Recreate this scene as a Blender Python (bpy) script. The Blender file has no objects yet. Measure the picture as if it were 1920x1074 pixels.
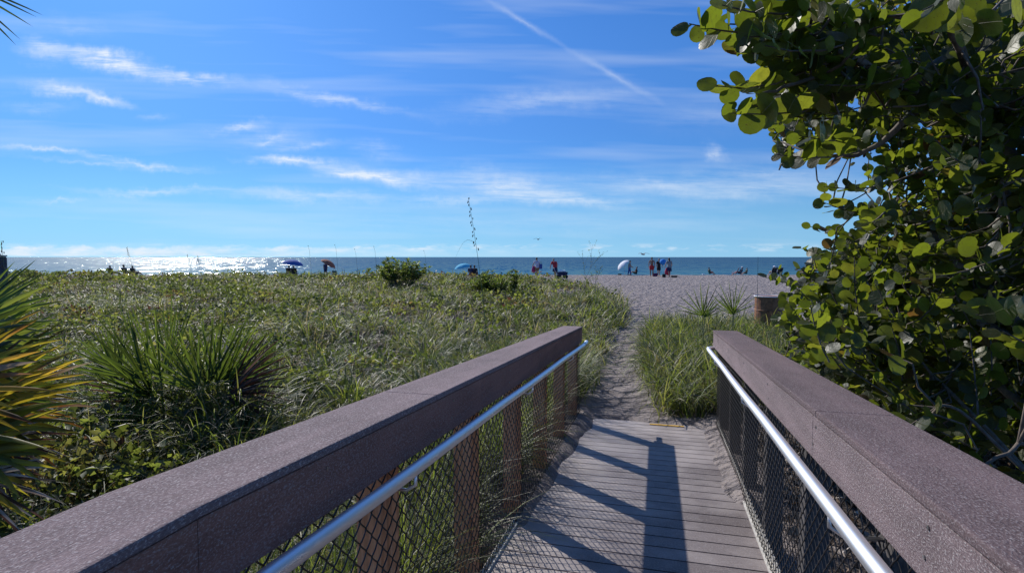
import bpy, bmesh, math, random
import numpy as np
from mathutils import Vector, Matrix

# ------------------------------------------------------------------ scene, camera, world, sun
scene = bpy.context.scene
C = scene.collection
f_px = 1080.0
CZ = 1.79
TH = math.atan(55 / f_px)
cam_d = bpy.data.cameras.new('camera')
cam = bpy.data.objects.new('camera', cam_d)
C.objects.link(cam)
cam.location = (0, 0, CZ)
cam.rotation_euler = (math.pi / 2 - TH, 0, 0)
cam_d.sensor_width = 36
cam_d.lens = 36 * f_px / 1920
cam_d.clip_start = 0.05
cam_d.clip_end = 60000
scene.camera = cam

SUN_AZ = math.radians(-34)      # from +Y towards +X
SUN_EL = math.radians(37)
scene.view_settings.view_transform = 'Standard'
scene.view_settings.look = 'None'
scene.view_settings.gamma = 1
scene.view_settings.exposure = 0.0
scene.render.resolution_x = 1024
scene.render.resolution_y = 572

sun_l = bpy.data.lights.new('sun', 'SUN')
sun_l.energy = 4.6
sun_l.angle = math.radians(0.5)
sun_l.color = (1.0, 0.95, 0.88)
sun = bpy.data.objects.new('sun', sun_l)
C.objects.link(sun)
sd = Vector((math.sin(SUN_AZ) * math.cos(SUN_EL), math.cos(SUN_AZ) * math.cos(SUN_EL), math.sin(SUN_EL)))
sun.rotation_euler = (-sd).to_track_quat('-Z', 'Y').to_euler()

Fv = np.array([0, math.cos(TH), -math.sin(TH)])
Uv = np.array([0, math.sin(TH), math.cos(TH)])


def ray(px, py):
    return np.array([(px - 960) / f_px, 0, 0]) + Uv * (537 - py) / f_px + Fv


def P(px, py, D):
    """world point seen at photo pixel (px,py) at distance D ahead"""
    r = ray(px, py)
    r = r * (D / r[1])
    return Vector((r[0], r[1], r[2] + CZ))


def uv_of(px, py):
    r = ray(px, py)
    return r[0] / r[1], r[2] / r[1]


def pix(x, y, z):
    v = np.array([x, y, z - CZ])
    d = v @ Fv
    return 960 + f_px * v[0] / d, 537 - f_px * (v @ Uv) / d, d


# ---- world: Nishita sky with cirrus mixed over it by direction
world = bpy.data.worlds.new('World')
scene.world = world
world.use_nodes = True
wn = world.node_tree
wn.nodes.clear()


class NT:
    """small helper for node trees"""
    def __init__(s, nt):
        s.nt = nt

    def n(s, typ, **kw):
        nd = s.nt.nodes.new(typ)
        for k, v in kw.items():
            setattr(nd, k, v)
        return nd

    def inp(s, nd, i, v):
        if isinstance(v, bpy.types.NodeSocket):
            s.nt.links.new(v, nd.inputs[i])
        elif v is not None:
            nd.inputs[i].default_value = v

    def m(s, op, a, b=None, c=None, clamp=False):
        nd = s.n('ShaderNodeMath', operation=op, use_clamp=clamp)
        for i, v in enumerate((a, b, c)):
            if v is not None:
                s.inp(nd, i, v)
        return nd.outputs[0]

    def vm(s, op, a, b=None, scale=None):
        nd = s.n('ShaderNodeVectorMath', operation=op)
        s.inp(nd, 0, a)
        if b is not None:
            s.inp(nd, 1, b)
        if scale is not None:
            s.inp(nd, 3, scale)
        return nd.outputs['Value'] if op in ('DOT_PRODUCT', 'LENGTH', 'DISTANCE') else nd.outputs[0]

    def noise(s, vec, scale, detail=4, rough=0.5, out=0, dist=0.0):
        nd = s.n('ShaderNodeTexNoise')
        if vec is not None:
            s.inp(nd, 'Vector', vec)
        nd.inputs['Scale'].default_value = scale
        nd.inputs['Detail'].default_value = detail
        nd.inputs['Roughness'].default_value = rough
        nd.inputs['Distortion'].default_value = dist
        return nd.outputs[out]

    def ramp(s, fac, stops, interp='LINEAR'):
        nd = s.n('ShaderNodeValToRGB')
        cr = nd.color_ramp
        cr.interpolation = interp
        while len(cr.elements) > len(stops):
            cr.elements.remove(cr.elements[-1])
        while len(cr.elements) < len(stops):
            cr.elements.new(1)
        for e, (p, c) in zip(cr.elements, stops):
            e.position = p
            e.color = (c, c, c, 1) if isinstance(c, (int, float)) else (*c, 1)
        s.inp(nd, 0, fac)
        return nd.outputs[0]

    def mix(s, fac, a, b, blend='MIX'):
        nd = s.n('ShaderNodeMix', data_type='RGBA', blend_type=blend)
        s.inp(nd, 0, fac)
        s.inp(nd, 6, a if isinstance(a, bpy.types.NodeSocket) else (*a, 1))
        s.inp(nd, 7, b if isinstance(b, bpy.types.NodeSocket) else (*b, 1))
        return nd.outputs[2]

    def comb(s, x, y, z):
        nd = s.n('ShaderNodeCombineXYZ')
        for i, v in enumerate((x, y, z)):
            s.inp(nd, i, v)
        return nd.outputs[0]


W = NT(wn)
tc = W.n('ShaderNodeTexCoord')
sep = W.n('ShaderNodeSeparateXYZ')
wn.links.new(tc.outputs['Generated'], sep.inputs[0])
X, Y, Z = sep.outputs
yy = W.m('MAXIMUM', Y, 0.05)
u = W.m('DIVIDE', X, yy)
v = W.m('DIVIDE', Z, yy)
p2 = W.comb(u, v, 0.0)
# warp
wv = W.noise(W.comb(W.m('MULTIPLY', u, 5.0), W.m('MULTIPLY', v, 14.0), 0.0), 1.0, 2, 0.55, out=1)
wv = W.vm('MULTIPLY', W.vm('SUBTRACT', wv, (0.5, 0.5, 0.5)), (0.06, 0.045, 0))
wv2 = W.noise(p2, 45.0, 3, 0.62, out=1)
wv2 = W.vm('MULTIPLY', W.vm('SUBTRACT', wv2, (0.5, 0.5, 0.5)), (0.035, 0.022, 0))
pw = W.vm('ADD', W.vm('ADD', p2, wv), wv2)
pc = W.vm('ADD', p2, W.vm('MULTIPLY', wv2, (0.35, 0.35, 0)))
STREAKS = [  # px,py,px,py,halfwidth px,strength
    (15, 82, 150, 112, 20, .55), (85, 100, 330, 140, 17, 1.25), (250, 128, 460, 158, 13, .8), (400, 145, 820, 215, 12, .32),
    (30, 150, 200, 178, 12, .6), (120, 165, 262, 205, 11, .7), (0, 190, 160, 200, 14, .25),
    (-60, 262, 250, 296, 6, .45), (100, 285, 420, 318, 8, .6), (20, 292, 300, 315, 6, .3),
    (430, 290, 640, 312, 9, .8), (560, 305, 860, 352, 18, .8), (760, 335, 1120, 362, 26, .55), (900, 350, 1270, 398, 16, .55),
    (560, 320, 740, 330, 9, .5), (1000, 345, 1450, 352, 26, .33), (1150, 352, 1700, 356, 26, .3),
    (60, 353, 520, 362, 8, .38), (330, 362, 820, 378, 14, .42), (600, 378, 1100, 372, 12, .3), (20, 380, 180, 371, 5, .3),
    (370, 250, 520, 216, 8, .5), (400, 262, 620, 250, 26, .28), (450, 275, 545, 240, 8, .35), (500, 280, 660, 262, 10, .4), (640, 262, 790, 296, 16, .25),
    (780, 212, 1250, 178, 20, .28), (470, 142, 800, 218, 10, .2), (1050, 190, 1700, 250, 30, .12), (250, 228, 330, 222, 8, .2),
    (1230, 318, 1660, 335, 24, .25), (1318, 262, 1360, 300, 14, .35), (0, 40, 260, 66, 20, .15), (0, 410, 1900, 425, 20, .12)]
CONTRAIL = [(880, -20, 1080, 100, 6, .19), (1040, 78, 1260, 205, 7, .18)]
acc = None


def streak(pvec, s, acc):
    ax, ay = uv_of(s[0], s[1])
    bx, by = uv_of(s[2], s[3])
    mp = W.n('ShaderNodeMapping', vector_type='TEXTURE')
    mp.inputs['Location'].default_value = ((ax + bx) / 2, (ay + by) / 2, 0)
    mp.inputs['Rotation'].default_value = (0, 0, math.atan2(by - ay, bx - ax))
    mp.inputs['Scale'].default_value = (math.hypot(bx - ax, by - ay) * 0.62, s[4] / f_px * 1.6, 1)
    W.inp(mp, 'Vector', pvec)
    g = W.n('ShaderNodeTexGradient', gradient_type='QUADRATIC_SPHERE')
    W.inp(g, 'Vector', mp.outputs[0])
    return W.m('MULTIPLY_ADD', g.outputs['Fac'], s[5] * 1.5, acc if acc is not None else 0.0)


for s_ in STREAKS:
    acc = streak(pw, s_, acc)
fine = W.noise(W.comb(W.m('ADD', W.m('MULTIPLY', u, 9.0), W.m('MULTIPLY', v, 22.0)), W.m('MULTIPLY', v, 75.0), 1.7), 1.0, 5, 0.68)
fine = W.m('ADD', W.m('MULTIPLY', fine, 3.4), -0.95, clamp=True)
acc = W.m('MULTIPLY', W.m('MULTIPLY', acc, fine), 0.8)
ctr = None
for s_ in CONTRAIL:
    ctr = streak(pc, s_, ctr)
acc = W.m('ADD', acc, ctr)
# veil of thin cirrus over everything
veil = W.noise(W.comb(W.m('ADD', W.m('MULTIPLY', u, 2.0), W.m('MULTIPLY', v, 6.0)), W.m('MULTIPLY', v, 22.0), 4.2), 1.0, 3, 0.6)
veil = W.m('MULTIPLY', W.m('SUBTRACT', veil, 0.49, clamp=True), 0.75)
acc = W.m('ADD', acc, veil)
# low cumulus bank on the horizon, fading to the right
bn = W.noise(W.comb(W.m('MULTIPLY', u, 16.0), W.m('MULTIPLY', v, 60.0), 8.1), 1.0, 4, 0.6)
top = W.m('ADD', W.m('MULTIPLY', W.noise(W.comb(u, 0.0, 3.0), 22.0, 3, 0.6), 0.026), 0.006)
side = W.m('SUBTRACT', 0.2, u)
side = W.m('ADD', W.m('MULTIPLY', side, 1.3, clamp=True), 0.0)
bank = W.m('MULTIPLY', W.m('SUBTRACT', top, v), 240.0, clamp=True)
bank = W.m('MULTIPLY', W.m('MULTIPLY', bank, W.m('MULTIPLY', W.m('SUBTRACT', bn, 0.25, clamp=True), 2.2)), side)
bank = W.m('MULTIPLY', bank, 0.85)
small = W.noise(W.comb(W.m('MULTIPLY', u, 24.0), W.m('MULTIPLY', v, 110.0), 2.3), 1.0, 3, 0.6)
vb = W.m('SUBTRACT', 1.0, W.m('DIVIDE', W.m('ABSOLUTE', W.m('SUBTRACT', v, 0.016)), 0.009), clamp=True)
small = W.m('MULTIPLY', W.m('MULTIPLY', W.m('SUBTRACT', small, 0.5, clamp=True), 5.0, clamp=True), vb)
acc = W.m('ADD', acc, W.m('MULTIPLY', W.m('ADD', bank, W.m('MULTIPLY', small, 0.6)), 1.0))
front = W.m('GREATER_THAN', Y, 0.06)
up = W.m('MULTIPLY', Z, 400.0, clamp=True)
acc = W.m('MULTIPLY', W.m('MULTIPLY', acc, front), up)
acc = W.m('MINIMUM', acc, 0.9)
sky = W.n('ShaderNodeTexSky', sky_type='NISHITA')
sky.sun_disc = False
sky.sun_elevation = SUN_EL
sky.sun_rotation = SUN_AZ
sky.altitude = 0
sky.air_density = 1.0
sky.dust_density = 0.25
sky.ozone_density = 2.2
SKY_STRENGTH = 0.125
SKYTINT = [(0.0, (0.25, 0.58, 1.17)), (0.047, (0.205, 0.475, 0.95)), (0.12, (0.21, 0.465, 0.83)), (0.34, (0.232, 0.485, 0.87)),
           (0.512, (0.265, 0.55, 0.95)), (0.682, (0.262, 0.57, 1.0)), (1.0, (0.30, 0.62, 1.05))]
elv = W.m('MULTIPLY', v, 1.6, clamp=True)
skc = W.mix(1.0, sky.outputs[0], W.ramp(elv, SKYTINT), 'MULTIPLY')
lowf = W.m('MULTIPLY', W.m('SUBTRACT', 1.0, W.m('MULTIPLY', v, 6.0), clamp=True), 0.55)
skc = W.mix(lowf, skc, (2.75, 5.4, 7.9))
cl = W.mix(acc, skc, (6.6, 7.2, 7.9))
bg = W.n('ShaderNodeBackground')
bg.inputs['Strength'].default_value = SKY_STRENGTH
wn.links.new(cl, bg.inputs['Color'])
wo = W.n('ShaderNodeOutputWorld')
wn.links.new(bg.outputs[0], wo.inputs[0])

# ------------------------------------------------------------------ helpers
RNG = np.random.default_rng(7)
random.seed(11)


def vnoise(x, y, seed=0):
    """value noise in numpy, 0..1"""
    xi = np.floor(x).astype(np.int64)
    yi = np.floor(y).astype(np.int64)
    xf = x - xi
    yf = y - yi
    xf = xf * xf * (3 - 2 * xf)
    yf = yf * yf * (3 - 2 * yf)

    def h(a, b):
        n = (a * 374761393 + b * 668265263 + seed * 144269) & 0x7fffffff
        n = ((n ^ (n >> 13)) * 1274126177) & 0x7fffffff
        n = n ^ (n >> 16)
        return (n & 0xffff) / 65535.0
    a = h(xi, yi) * (1 - xf) + h(xi + 1, yi) * xf
    b = h(xi, yi + 1) * (1 - xf) + h(xi + 1, yi + 1) * xf
    return a * (1 - yf) + b * yf


def fbm(x, y, seed=0, oct=4):
    r = 0
    a = 0.5
    for i in range(oct):
        r = r + a * vnoise(x * 2 ** i, y * 2 ** i, seed + i * 17)
        a *= 0.5
    return r / (1 - 0.5 ** oct)


def sstep(a, b, x):
    t = np.clip((x - a) / (b - a), 0, 1)
    return t * t * (3 - 2 * t)


def tag(o, label=None, cat=None, group=None, kind=None):
    if label:
        o['label'] = label
    if cat:
        o['category'] = cat
    if group:
        o['group'] = group
    if kind:
        o['kind'] = kind
    return o


def empty(name, loc=(0, 0, 0), rz=0.0, label=None, cat=None, group=None):
    o = bpy.data.objects.new(name, None)
    C.objects.link(o)
    o.location = loc
    o.rotation_euler = (0, 0, rz)
    o.empty_display_size = 0.1
    return tag(o, label, cat, group)


def fast_mesh(name, V, F4=None, F3=None, attrs=None, uv=None, smooth=False):
    """V (n,3); F4 (m,4); F3 (k,3) numpy"""
    me = bpy.data.meshes.new(name)
    V = np.ascontiguousarray(V, dtype=np.float32)
    parts = []
    starts = []
    off = 0
    if F4 is not None and len(F4):
        parts.append(np.asarray(F4).ravel())
        starts.append(np.arange(len(F4)) * 4)
        off = len(F4) * 4
    if F3 is not None and len(F3):
        parts.append(np.asarray(F3).ravel())
        starts.append(np.arange(len(F3)) * 3 + off)
    idx = np.concatenate(parts).astype(np.int32)
    st = np.concatenate(starts).astype(np.int32)
    me.vertices.add(len(V))
    me.vertices.foreach_set('co', V.ravel())
    me.loops.add(len(idx))
    me.loops.foreach_set('vertex_index', idx)
    me.polygons.add(len(st))
    me.polygons.foreach_set('loop_start', st)
    if smooth:
        me.polygons.foreach_set('use_smooth', np.ones(len(st), dtype=bool))
    me.update(calc_edges=True)
    if attrs:
        if 'rnd' in attrs and 'val' not in attrs:
            h_ = (np.sin(np.asarray(attrs['rnd'], float) * 91771.3 + 3.1) * 43758.5453) % 1
            # elements clipped to the same value still differ by their place in the mesh
            attrs['val'] = h_
        for k, a in attrs.items():
            at = me.attributes.new(k, 'FLOAT', 'POINT')
            at.data.foreach_set('value', np.ascontiguousarray(a, dtype=np.float32))
    if uv is not None:
        ul = me.uv_layers.new(name='UVMap')
        ul.data.foreach_set('uv', np.ascontiguousarray(uv[idx], dtype=np.float32).ravel())
    me.validate()
    return me


def link(name, me, mat, parent=None):
    o = bpy.data.objects.new(name, me)
    C.objects.link(o)
    if mat is not None:
        me.materials.append(mat)
    if parent is not None:
        o.parent = parent
    return o


class MB:
    def __init__(s):
        s.v = []
        s.f = []

    def box(s, c, size, rot=None):
        c = Vector(c)
        R = rot or Matrix.Identity(3)
        b = len(s.v)
        for dx in (-.5, .5):
            for dy in (-.5, .5):
                for dz in (-.5, .5):
                    s.v.append(c + R @ Vector((dx * size[0], dy * size[1], dz * size[2])))
        for q in ((0, 1, 3, 2), (4, 6, 7, 5), (0, 4, 5, 1), (2, 3, 7, 6), (0, 2, 6, 4), (1, 5, 7, 3)):
            s.f.append(tuple(b + i for i in q))

    def hexa(s, pts):
        """8 points: bottom 4 (ccw) then top 4"""
        b = len(s.v)
        s.v += [Vector(p) for p in pts]
        for q in ((3, 2, 1, 0), (4, 5, 6, 7), (0, 1, 5, 4), (1, 2, 6, 5), (2, 3, 7, 6), (3, 0, 4, 7)):
            s.f.append(tuple(b + i for i in q))

    def tube(s, pts, rad, n=6, cap=True):
        pts = [Vector(p) for p in pts]
        if not hasattr(rad, '__len__'):
            rad = [rad] * len(pts)
        b = len(s.v)
        prev = None
        for i, p in enumerate(pts):
            d = (pts[min(i + 1, len(pts) - 1)] - pts[max(i - 1, 0)])
            if d.length < 1e-9:
                d = Vector((0, 0, 1))
            d.normalize()
            if prev is None:
                a = d.orthogonal().normalized()
            else:
                a = prev - d * prev.dot(d)
                a = a.normalized() if a.length > 1e-6 else d.orthogonal().normalized()
            prev = a
            bb = d.cross(a)
            for k in range(n):
                t = 2 * math.pi * k / n
                s.v.append(p + (a * math.cos(t) + bb * math.sin(t)) * rad[i])
        for i in range(len(pts) - 1):
            for k in range(n):
                k2 = (k + 1) % n
                s.f.append((b + i * n + k, b + i * n + k2, b + (i + 1) * n + k2, b + (i + 1) * n + k))
        if cap:
            s.f.append(tuple(b + k for k in reversed(range(n))))
            e = b + (len(pts) - 1) * n
            s.f.append(tuple(e + k for k in range(n)))

    def ball(s, c, r, nu=8, nv=6, sc=(1, 1, 1)):
        c = Vector(c)
        b = len(s.v)
        s.v.append(c + Vector((0, 0, -r * sc[2])))
        for j in range(1, nv):
            ph = -math.pi / 2 + math.pi * j / nv
            for i in range(nu):
                t = 2 * math.pi * i / nu
                s.v.append(c + Vector((r * sc[0] * math.cos(ph) * math.cos(t), r * sc[1] * math.cos(ph) * math.sin(t), r * sc[2] * math.sin(ph))))
        s.v.append(c + Vector((0, 0, r * sc[2])))
        for i in range(nu):
            s.f.append((b, b + 1 + (i + 1) % nu, b + 1 + i))
        for j in range(nv - 2):
            for i in range(nu):
                i2 = (i + 1) % nu
                a = b + 1 + j * nu
                s.f.append((a + i, a + i2, a + nu + i2, a + nu + i))
        tpi = len(s.v) - 1
        a = b + 1 + (nv - 2) * nu
        for i in range(nu):
            s.f.append((a + i, a + (i + 1) % nu, tpi))

    def mesh(s, name, smooth=False, bevel=0.0):
        me = bpy.data.meshes.new(name)
        me.from_pydata([tuple(x) for x in s.v], [], s.f)
        if bevel:
            bm = bmesh.new()
            bm.from_mesh(me)
            bmesh.ops.bevel(bm, geom=[e for e in bm.edges], offset=bevel, segments=2, affect='EDGES', profile=0.6)
            bm.to_mesh(me)
            bm.free()
        if smooth:
            me.polygons.foreach_set('use_smooth', [True] * len(me.polygons))
        me.update()
        return me

    def build(s, name, mat, parent=None, smooth=False, bevel=0.0):
        return link(name, s.mesh(name, smooth, bevel), mat, parent)


# ------------------------------------------------------------------ materials
def new_mat(name):
    m = bpy.data.materials.new(name)
    m.use_nodes = True
    nt = m.node_tree
    nt.nodes.clear()
    N = NT(nt)
    out = N.n('ShaderNodeOutputMaterial')
    return m, N, out


def principled(N, out, color, rough=0.6, metal=0.0, bump=None, bstr=0.3, bdist=0.01, spec=0.5, trans=None, tcol=None):
    b = N.n('ShaderNodeBsdfPrincipled')
    N.inp(b, 'Base Color', color if isinstance(color, bpy.types.NodeSocket) else (*color, 1))
    N.inp(b, 'Roughness', rough)
    b.inputs['Metallic'].default_value = metal
    b.inputs['Specular IOR Level'].default_value = spec
    nrm = None
    if bump is not None:
        bp = N.n('ShaderNodeBump')
        bp.inputs['Strength'].default_value = bstr
        bp.inputs['Distance'].default_value = bdist
        N.inp(bp, 'Height', bump)
        N.inp(b, 'Normal', bp.outputs[0])
        nrm = bp.outputs[0]
    if trans:
        t = N.n('ShaderNodeBsdfTranslucent')
        N.inp(t, 'Color', tcol if isinstance(tcol, bpy.types.NodeSocket) else (*tcol, 1))
        mx = N.n('ShaderNodeMixShader')
        mx.inputs[0].default_value = trans
        N.nt.links.new(b.outputs[0], mx.inputs[1])
        N.nt.links.new(t.outputs[0], mx.inputs[2])
        N.nt.links.new(mx.outputs[0], out.inputs[0])
    else:
        N.nt.links.new(b.outputs[0], out.inputs[0])
    return b


def simple(name, color, rough=0.7, metal=0.0, nscale=None, namp=0.25, trans=None):
    m, N, out = new_mat(name)
    col = color
    if nscale:
        t = N.n('ShaderNodeTexCoord')
        nz = N.noise(t.outputs['Object'], nscale, 4, 0.6)
        lo = tuple(c * (1 - namp) for c in color)
        hi = tuple(min(1, c * (1 + namp)) for c in color)
        col = N.ramp(nz, [(0.3, lo), (0.7, hi)])
    if trans:
        principled(N, out, col, rough, metal, trans=trans, tcol=color)
    else:
        principled(N, out, col, rough, metal)
    return m


def composite_mat(name, base, speck, along=True):
    """weathered composite lumber: fine pale specks, faint long grain, stains"""
    m, N, out = new_mat(name)
    t = N.n('ShaderNodeTexCoord')
    mp = N.n('ShaderNodeMapping')
    mp.inputs['Rotation'].default_value = (0, 0, AZ)
    N.nt.links.new(t.outputs['Object'], mp.inputs['Vector'])
    st = N.vm('MULTIPLY', mp.outputs[0], (1.0, 0.12, 1.0) if along else (0.12, 1.0, 1.0))
    grain = N.noise(st, 160, 5, 0.7)
    blot = N.noise(mp.outputs[0], 3.5, 5, 0.6)
    spk = N.noise(N.vm('MULTIPLY', mp.outputs[0], (1.0, 0.5, 1.0) if along else (0.5, 1.0, 1.0)), 270, 3, 0.7)
    c = N.ramp(blot, [(0.3, tuple(x * 0.78 for x in base)), (0.7, tuple(x * 1.22 for x in base))])
    c = N.mix(N.ramp(grain, [(0.35, 0.0), (0.7, 0.55)]), c, tuple(x * 0.55 for x in base))
    c = N.mix(N.ramp(spk, [(0.52, 0.0), (0.67, 0.75)]), c, speck)
    c = N.mix(N.ramp(spk, [(0.34, 0.65), (0.48, 0.0)]), c, tuple(x * 0.5 for x in base))
    streaky = N.noise(N.vm('MULTIPLY', mp.outputs[0], (9.0, 0.5, 9.0)), 1.0, 4, 0.65)
    c = N.mix(N.ramp(streaky, [(0.45, 0.0), (0.7, 0.35)]), c, tuple(min(1, x * 1.9) for x in base))
    spots = N.noise(mp.outputs[0], 28, 3, 0.5)
    c = N.mix(N.ramp(spots, [(0.68, 0.0), (0.78, 0.45)]), c, tuple(x * 0.5 for x in base))
    h = N.m('ADD', N.m('MULTIPLY', spk, 0.6), N.m('MULTIPLY', grain, 0.6))
    principled(N, out, c, 0.85, 0, bump=h, bstr=1.0, bdist=0.005, spec=0.15)
    return m


AZ = math.radians(14.8077)
AV = Vector((math.sin(AZ), math.cos(AZ), 0))
TV = Vector((math.cos(AZ), -math.sin(AZ), 0))
SL = 0.0582
KINK = 0.83
S_END = 6.36


def deck_z(s):
    return 0.369 - SL * np.maximum(s, KINK)


def BW(s, t, z=0.0):
    """boardwalk coords -> world; z above the deck (the left side splays outwards a little)"""
    if t < -0.5:
        t = t + 0.047 - 0.012 * s
    return AV * s + TV * t + Vector((0, 0, float(deck_z(s)) + z))


M_CAP = composite_mat('cap_composite', (0.215, 0.160, 0.162), (0.52, 0.48, 0.47))
M_CAPR = composite_mat('cap_composite_dark', (0.155, 0.110, 0.112), (0.40, 0.36, 0.355))  # darker tone of the cap composite, for the right top boards
M_FASCIA = composite_mat('fascia_composite', (0.30, 0.155, 0.120), (0.42, 0.38, 0.36))
M_METAL_W, N_, o_ = new_mat('handrail_metal')
t_ = N_.n('ShaderNodeTexCoord')
principled(N_, o_, (0.90, 0.90, 0.91), 0.46, 1.0)
M_WIRE = simple('black_vinyl_wire', (0.012, 0.012, 0.013), 0.32)
M_SCREW = simple('screw_steel', (0.35, 0.33, 0.31), 0.4, 1.0)
M_TOE = simple('weathered_white_board', (0.52, 0.50, 0.46), 0.8, nscale=30, namp=0.3)
M_HOLE = simple('dark_seam', (0.015, 0.012, 0.012), 0.9)

# reddish post wood
M_POST, N_, o_ = new_mat('post_wood')
t_ = N_.n('ShaderNodeTexCoord')
st_ = N_.vm('MULTIPLY', t_.outputs['Object'], (1.0, 1.0, 0.06))
g_ = N_.noise(st_, 60, 5, 0.65, dist=0.4)
g2_ = N_.noise(t_.outputs['Object'], 9, 4, 0.6)
c_ = N_.ramp(g_, [(0.3, (0.46, 0.18, 0.075)), (0.55, (0.80, 0.36, 0.17)), (0.75, (0.88, 0.52, 0.30))])
c_ = N_.mix(N_.ramp(g2_, [(0.5, 0.0), (0.8, 0.4)]), c_, (0.12, 0.09, 0.075))
principled(N_, o_, c_, 0.75, bump=g_, bstr=0.4, bdist=0.004)

# deck planks: colour by plank via attribute
M_DECK, N_, o_ = new_mat('deck_composite')
t_ = N_.n('ShaderNodeTexCoord')
mp_ = N_.n('ShaderNodeMapping')
mp_.inputs['Rotation'].default_value = (0, 0, AZ)
N_.nt.links.new(t_.outputs['Object'], mp_.inputs['Vector'])
at_ = N_.n('ShaderNodeAttribute')
at_.attribute_name = 'rnd'
st_ = N_.vm('MULTIPLY', mp_.outputs[0], (0.10, 1.0, 1.0))
g_ = N_.noise(st_, 130, 5, 0.7)
bl_ = N_.noise(mp_.outputs[0], 2.6, 5, 0.6)
c_ = N_.ramp(at_.outputs['Fac'], [(0, (0.125, 0.103, 0.098)), (1, (0.26, 0.222, 0.212))])
c_ = N_.mix(N_.ramp(g_, [(0.4, 0.0), (0.75, 0.5)]), c_, (0.085, 0.06, 0.062))
sp_ = N_.noise(mp_.outputs[0], 120, 4, 0.75)
c_ = N_.mix(N_.ramp(sp_, [(0.54, 0.0), (0.70, 0.7)]), c_, (0.42, 0.38, 0.37))
c_ = N_.mix(N_.ramp(sp_, [(0.30, 0.6), (0.46, 0.0)]), c_, (0.07, 0.05, 0.05))
# sand blown thinly over the boards towards the low end
sy_ = N_.n('ShaderNodeSeparateXYZ')
N_.nt.links.new(mp_.outputs[0], sy_.inputs[0])
dust = N_.m('MULTIPLY', N_.m('SUBTRACT', sy_.outputs[1], 3.0), 0.17)
tleft = N_.m('MULTIPLY', N_.m('SUBTRACT', -0.05, sy_.outputs[0]), 1.1, clamp=True)
dust = N_.m('ADD', dust, N_.m('MULTIPLY', tleft, N_.m('MULTIPLY', N_.m('SUBTRACT', sy_.outputs[1], 1.6), 0.8, clamp=True)))
dust = N_.m('MULTIPLY', N_.m('ADD', dust, N_.m('MULTIPLY', N_.m('SUBTRACT', bl_, 0.5), 2.2)), 0.8, clamp=True)
c_ = N_.mix(dust, c_, (0.50, 0.445, 0.42))
principled(N_, o_, c_, 0.62, bump=N_.m('ADD', g_, sp_), bstr=0.5, bdist=0.002, spec=0.4)

M_POSTG = simple('grey_post_wood', (0.085, 0.078, 0.078), 0.85, nscale=30, namp=0.5)
# sand
M_SAND, N_, o_ = new_mat('sand')
t_ = N_.n('ShaderNodeTexCoord')
ob = t_.outputs['Object']
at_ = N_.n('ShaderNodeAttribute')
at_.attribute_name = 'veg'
n1 = N_.noise(ob, 1.1, 5, 0.6)
n2 = N_.noise(ob, 7.0, 5, 0.65)
n3 = N_.noise(ob, 240, 3, 0.6)
vor = N_.n('ShaderNodeTexVoronoi')
vor.feature = 'SMOOTH_F1'
vor.inputs['Scale'].default_value = 4.3
N_.nt.links.new(N_.vm('ADD', ob, N_.vm('SCALE', N_.noise(ob, 2.4, 3, 0.5, out=1), scale=0.5)), vor.inputs['Vector'])
c_ = N_.ramp(n1, [(0.3, (0.31, 0.27, 0.262)), (0.7, (0.41, 0.36, 0.342))])
c_ = N_.mix(N_.ramp(n3, [(0.3, 0.30), (0.6, 0.0)]), c_, (0.20, 0.17, 0.17))
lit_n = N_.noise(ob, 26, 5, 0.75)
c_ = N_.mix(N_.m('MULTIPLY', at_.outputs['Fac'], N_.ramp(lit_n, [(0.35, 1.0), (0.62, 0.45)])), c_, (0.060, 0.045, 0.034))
hh = N_.m('ADD', N_.m('MULTIPLY', vor.outputs['Distance'], 1.6), N_.m('ADD', N_.m('MULTIPLY', n2, 1.0), N_.m('MULTIPLY', n3, 0.05)))
principled(N_, o_, c_, 0.95, bump=hh, bstr=1.0, bdist=0.22, spec=0.15)

# sea
M_SEA, N_, o_ = new_mat('sea_water')
t_ = N_.n('ShaderNodeTexCoord')
ob = t_.outputs['Object']
wa = N_.noise(N_.vm('MULTIPLY', ob, (1.0, 0.55, 1.0)), 1.1, 6, 0.68, dist=0.3)
wb = N_.noise(N_.vm('MULTIPLY', ob, (1.0, 0.5, 1.0)), 0.16, 4, 0.6)
wc = N_.noise(N_.vm('MULTIPLY', ob, (1.0, 0.3, 1.0)), 0.02, 3, 0.6)
shore = N_.n('ShaderNodeSeparateXYZ')
N_.nt.links.new(ob, shore.inputs[0])
far = N_.m('DIVIDE', N_.m('SUBTRACT', shore.outputs[1], 68.0), 150.0, clamp=True)
c_ = N_.ramp(far, [(0.0, (0.018, 0.100, 0.140)), (0.25, (0.006, 0.055, 0.105)), (1.0, (0.004, 0.042, 0.092))])
c_ = N_.mix(N_.ramp(wb, [(0.45, 0.0), (0.7, 0.4)]), c_, (0.01, 0.04, 0.09))
def slope(sc, k, pw=1.0):
    nn_ = N_.noise(N_.vm('MULTIPLY', ob, (sc, sc * .09, 1.0)), 1.0, 3, 0.7, out=1)
    return N_.vm('MULTIPLY', N_.vm('SUBTRACT', nn_, (0.5, 0.5, 0.5)), (k * .5, k, 0))


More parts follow.
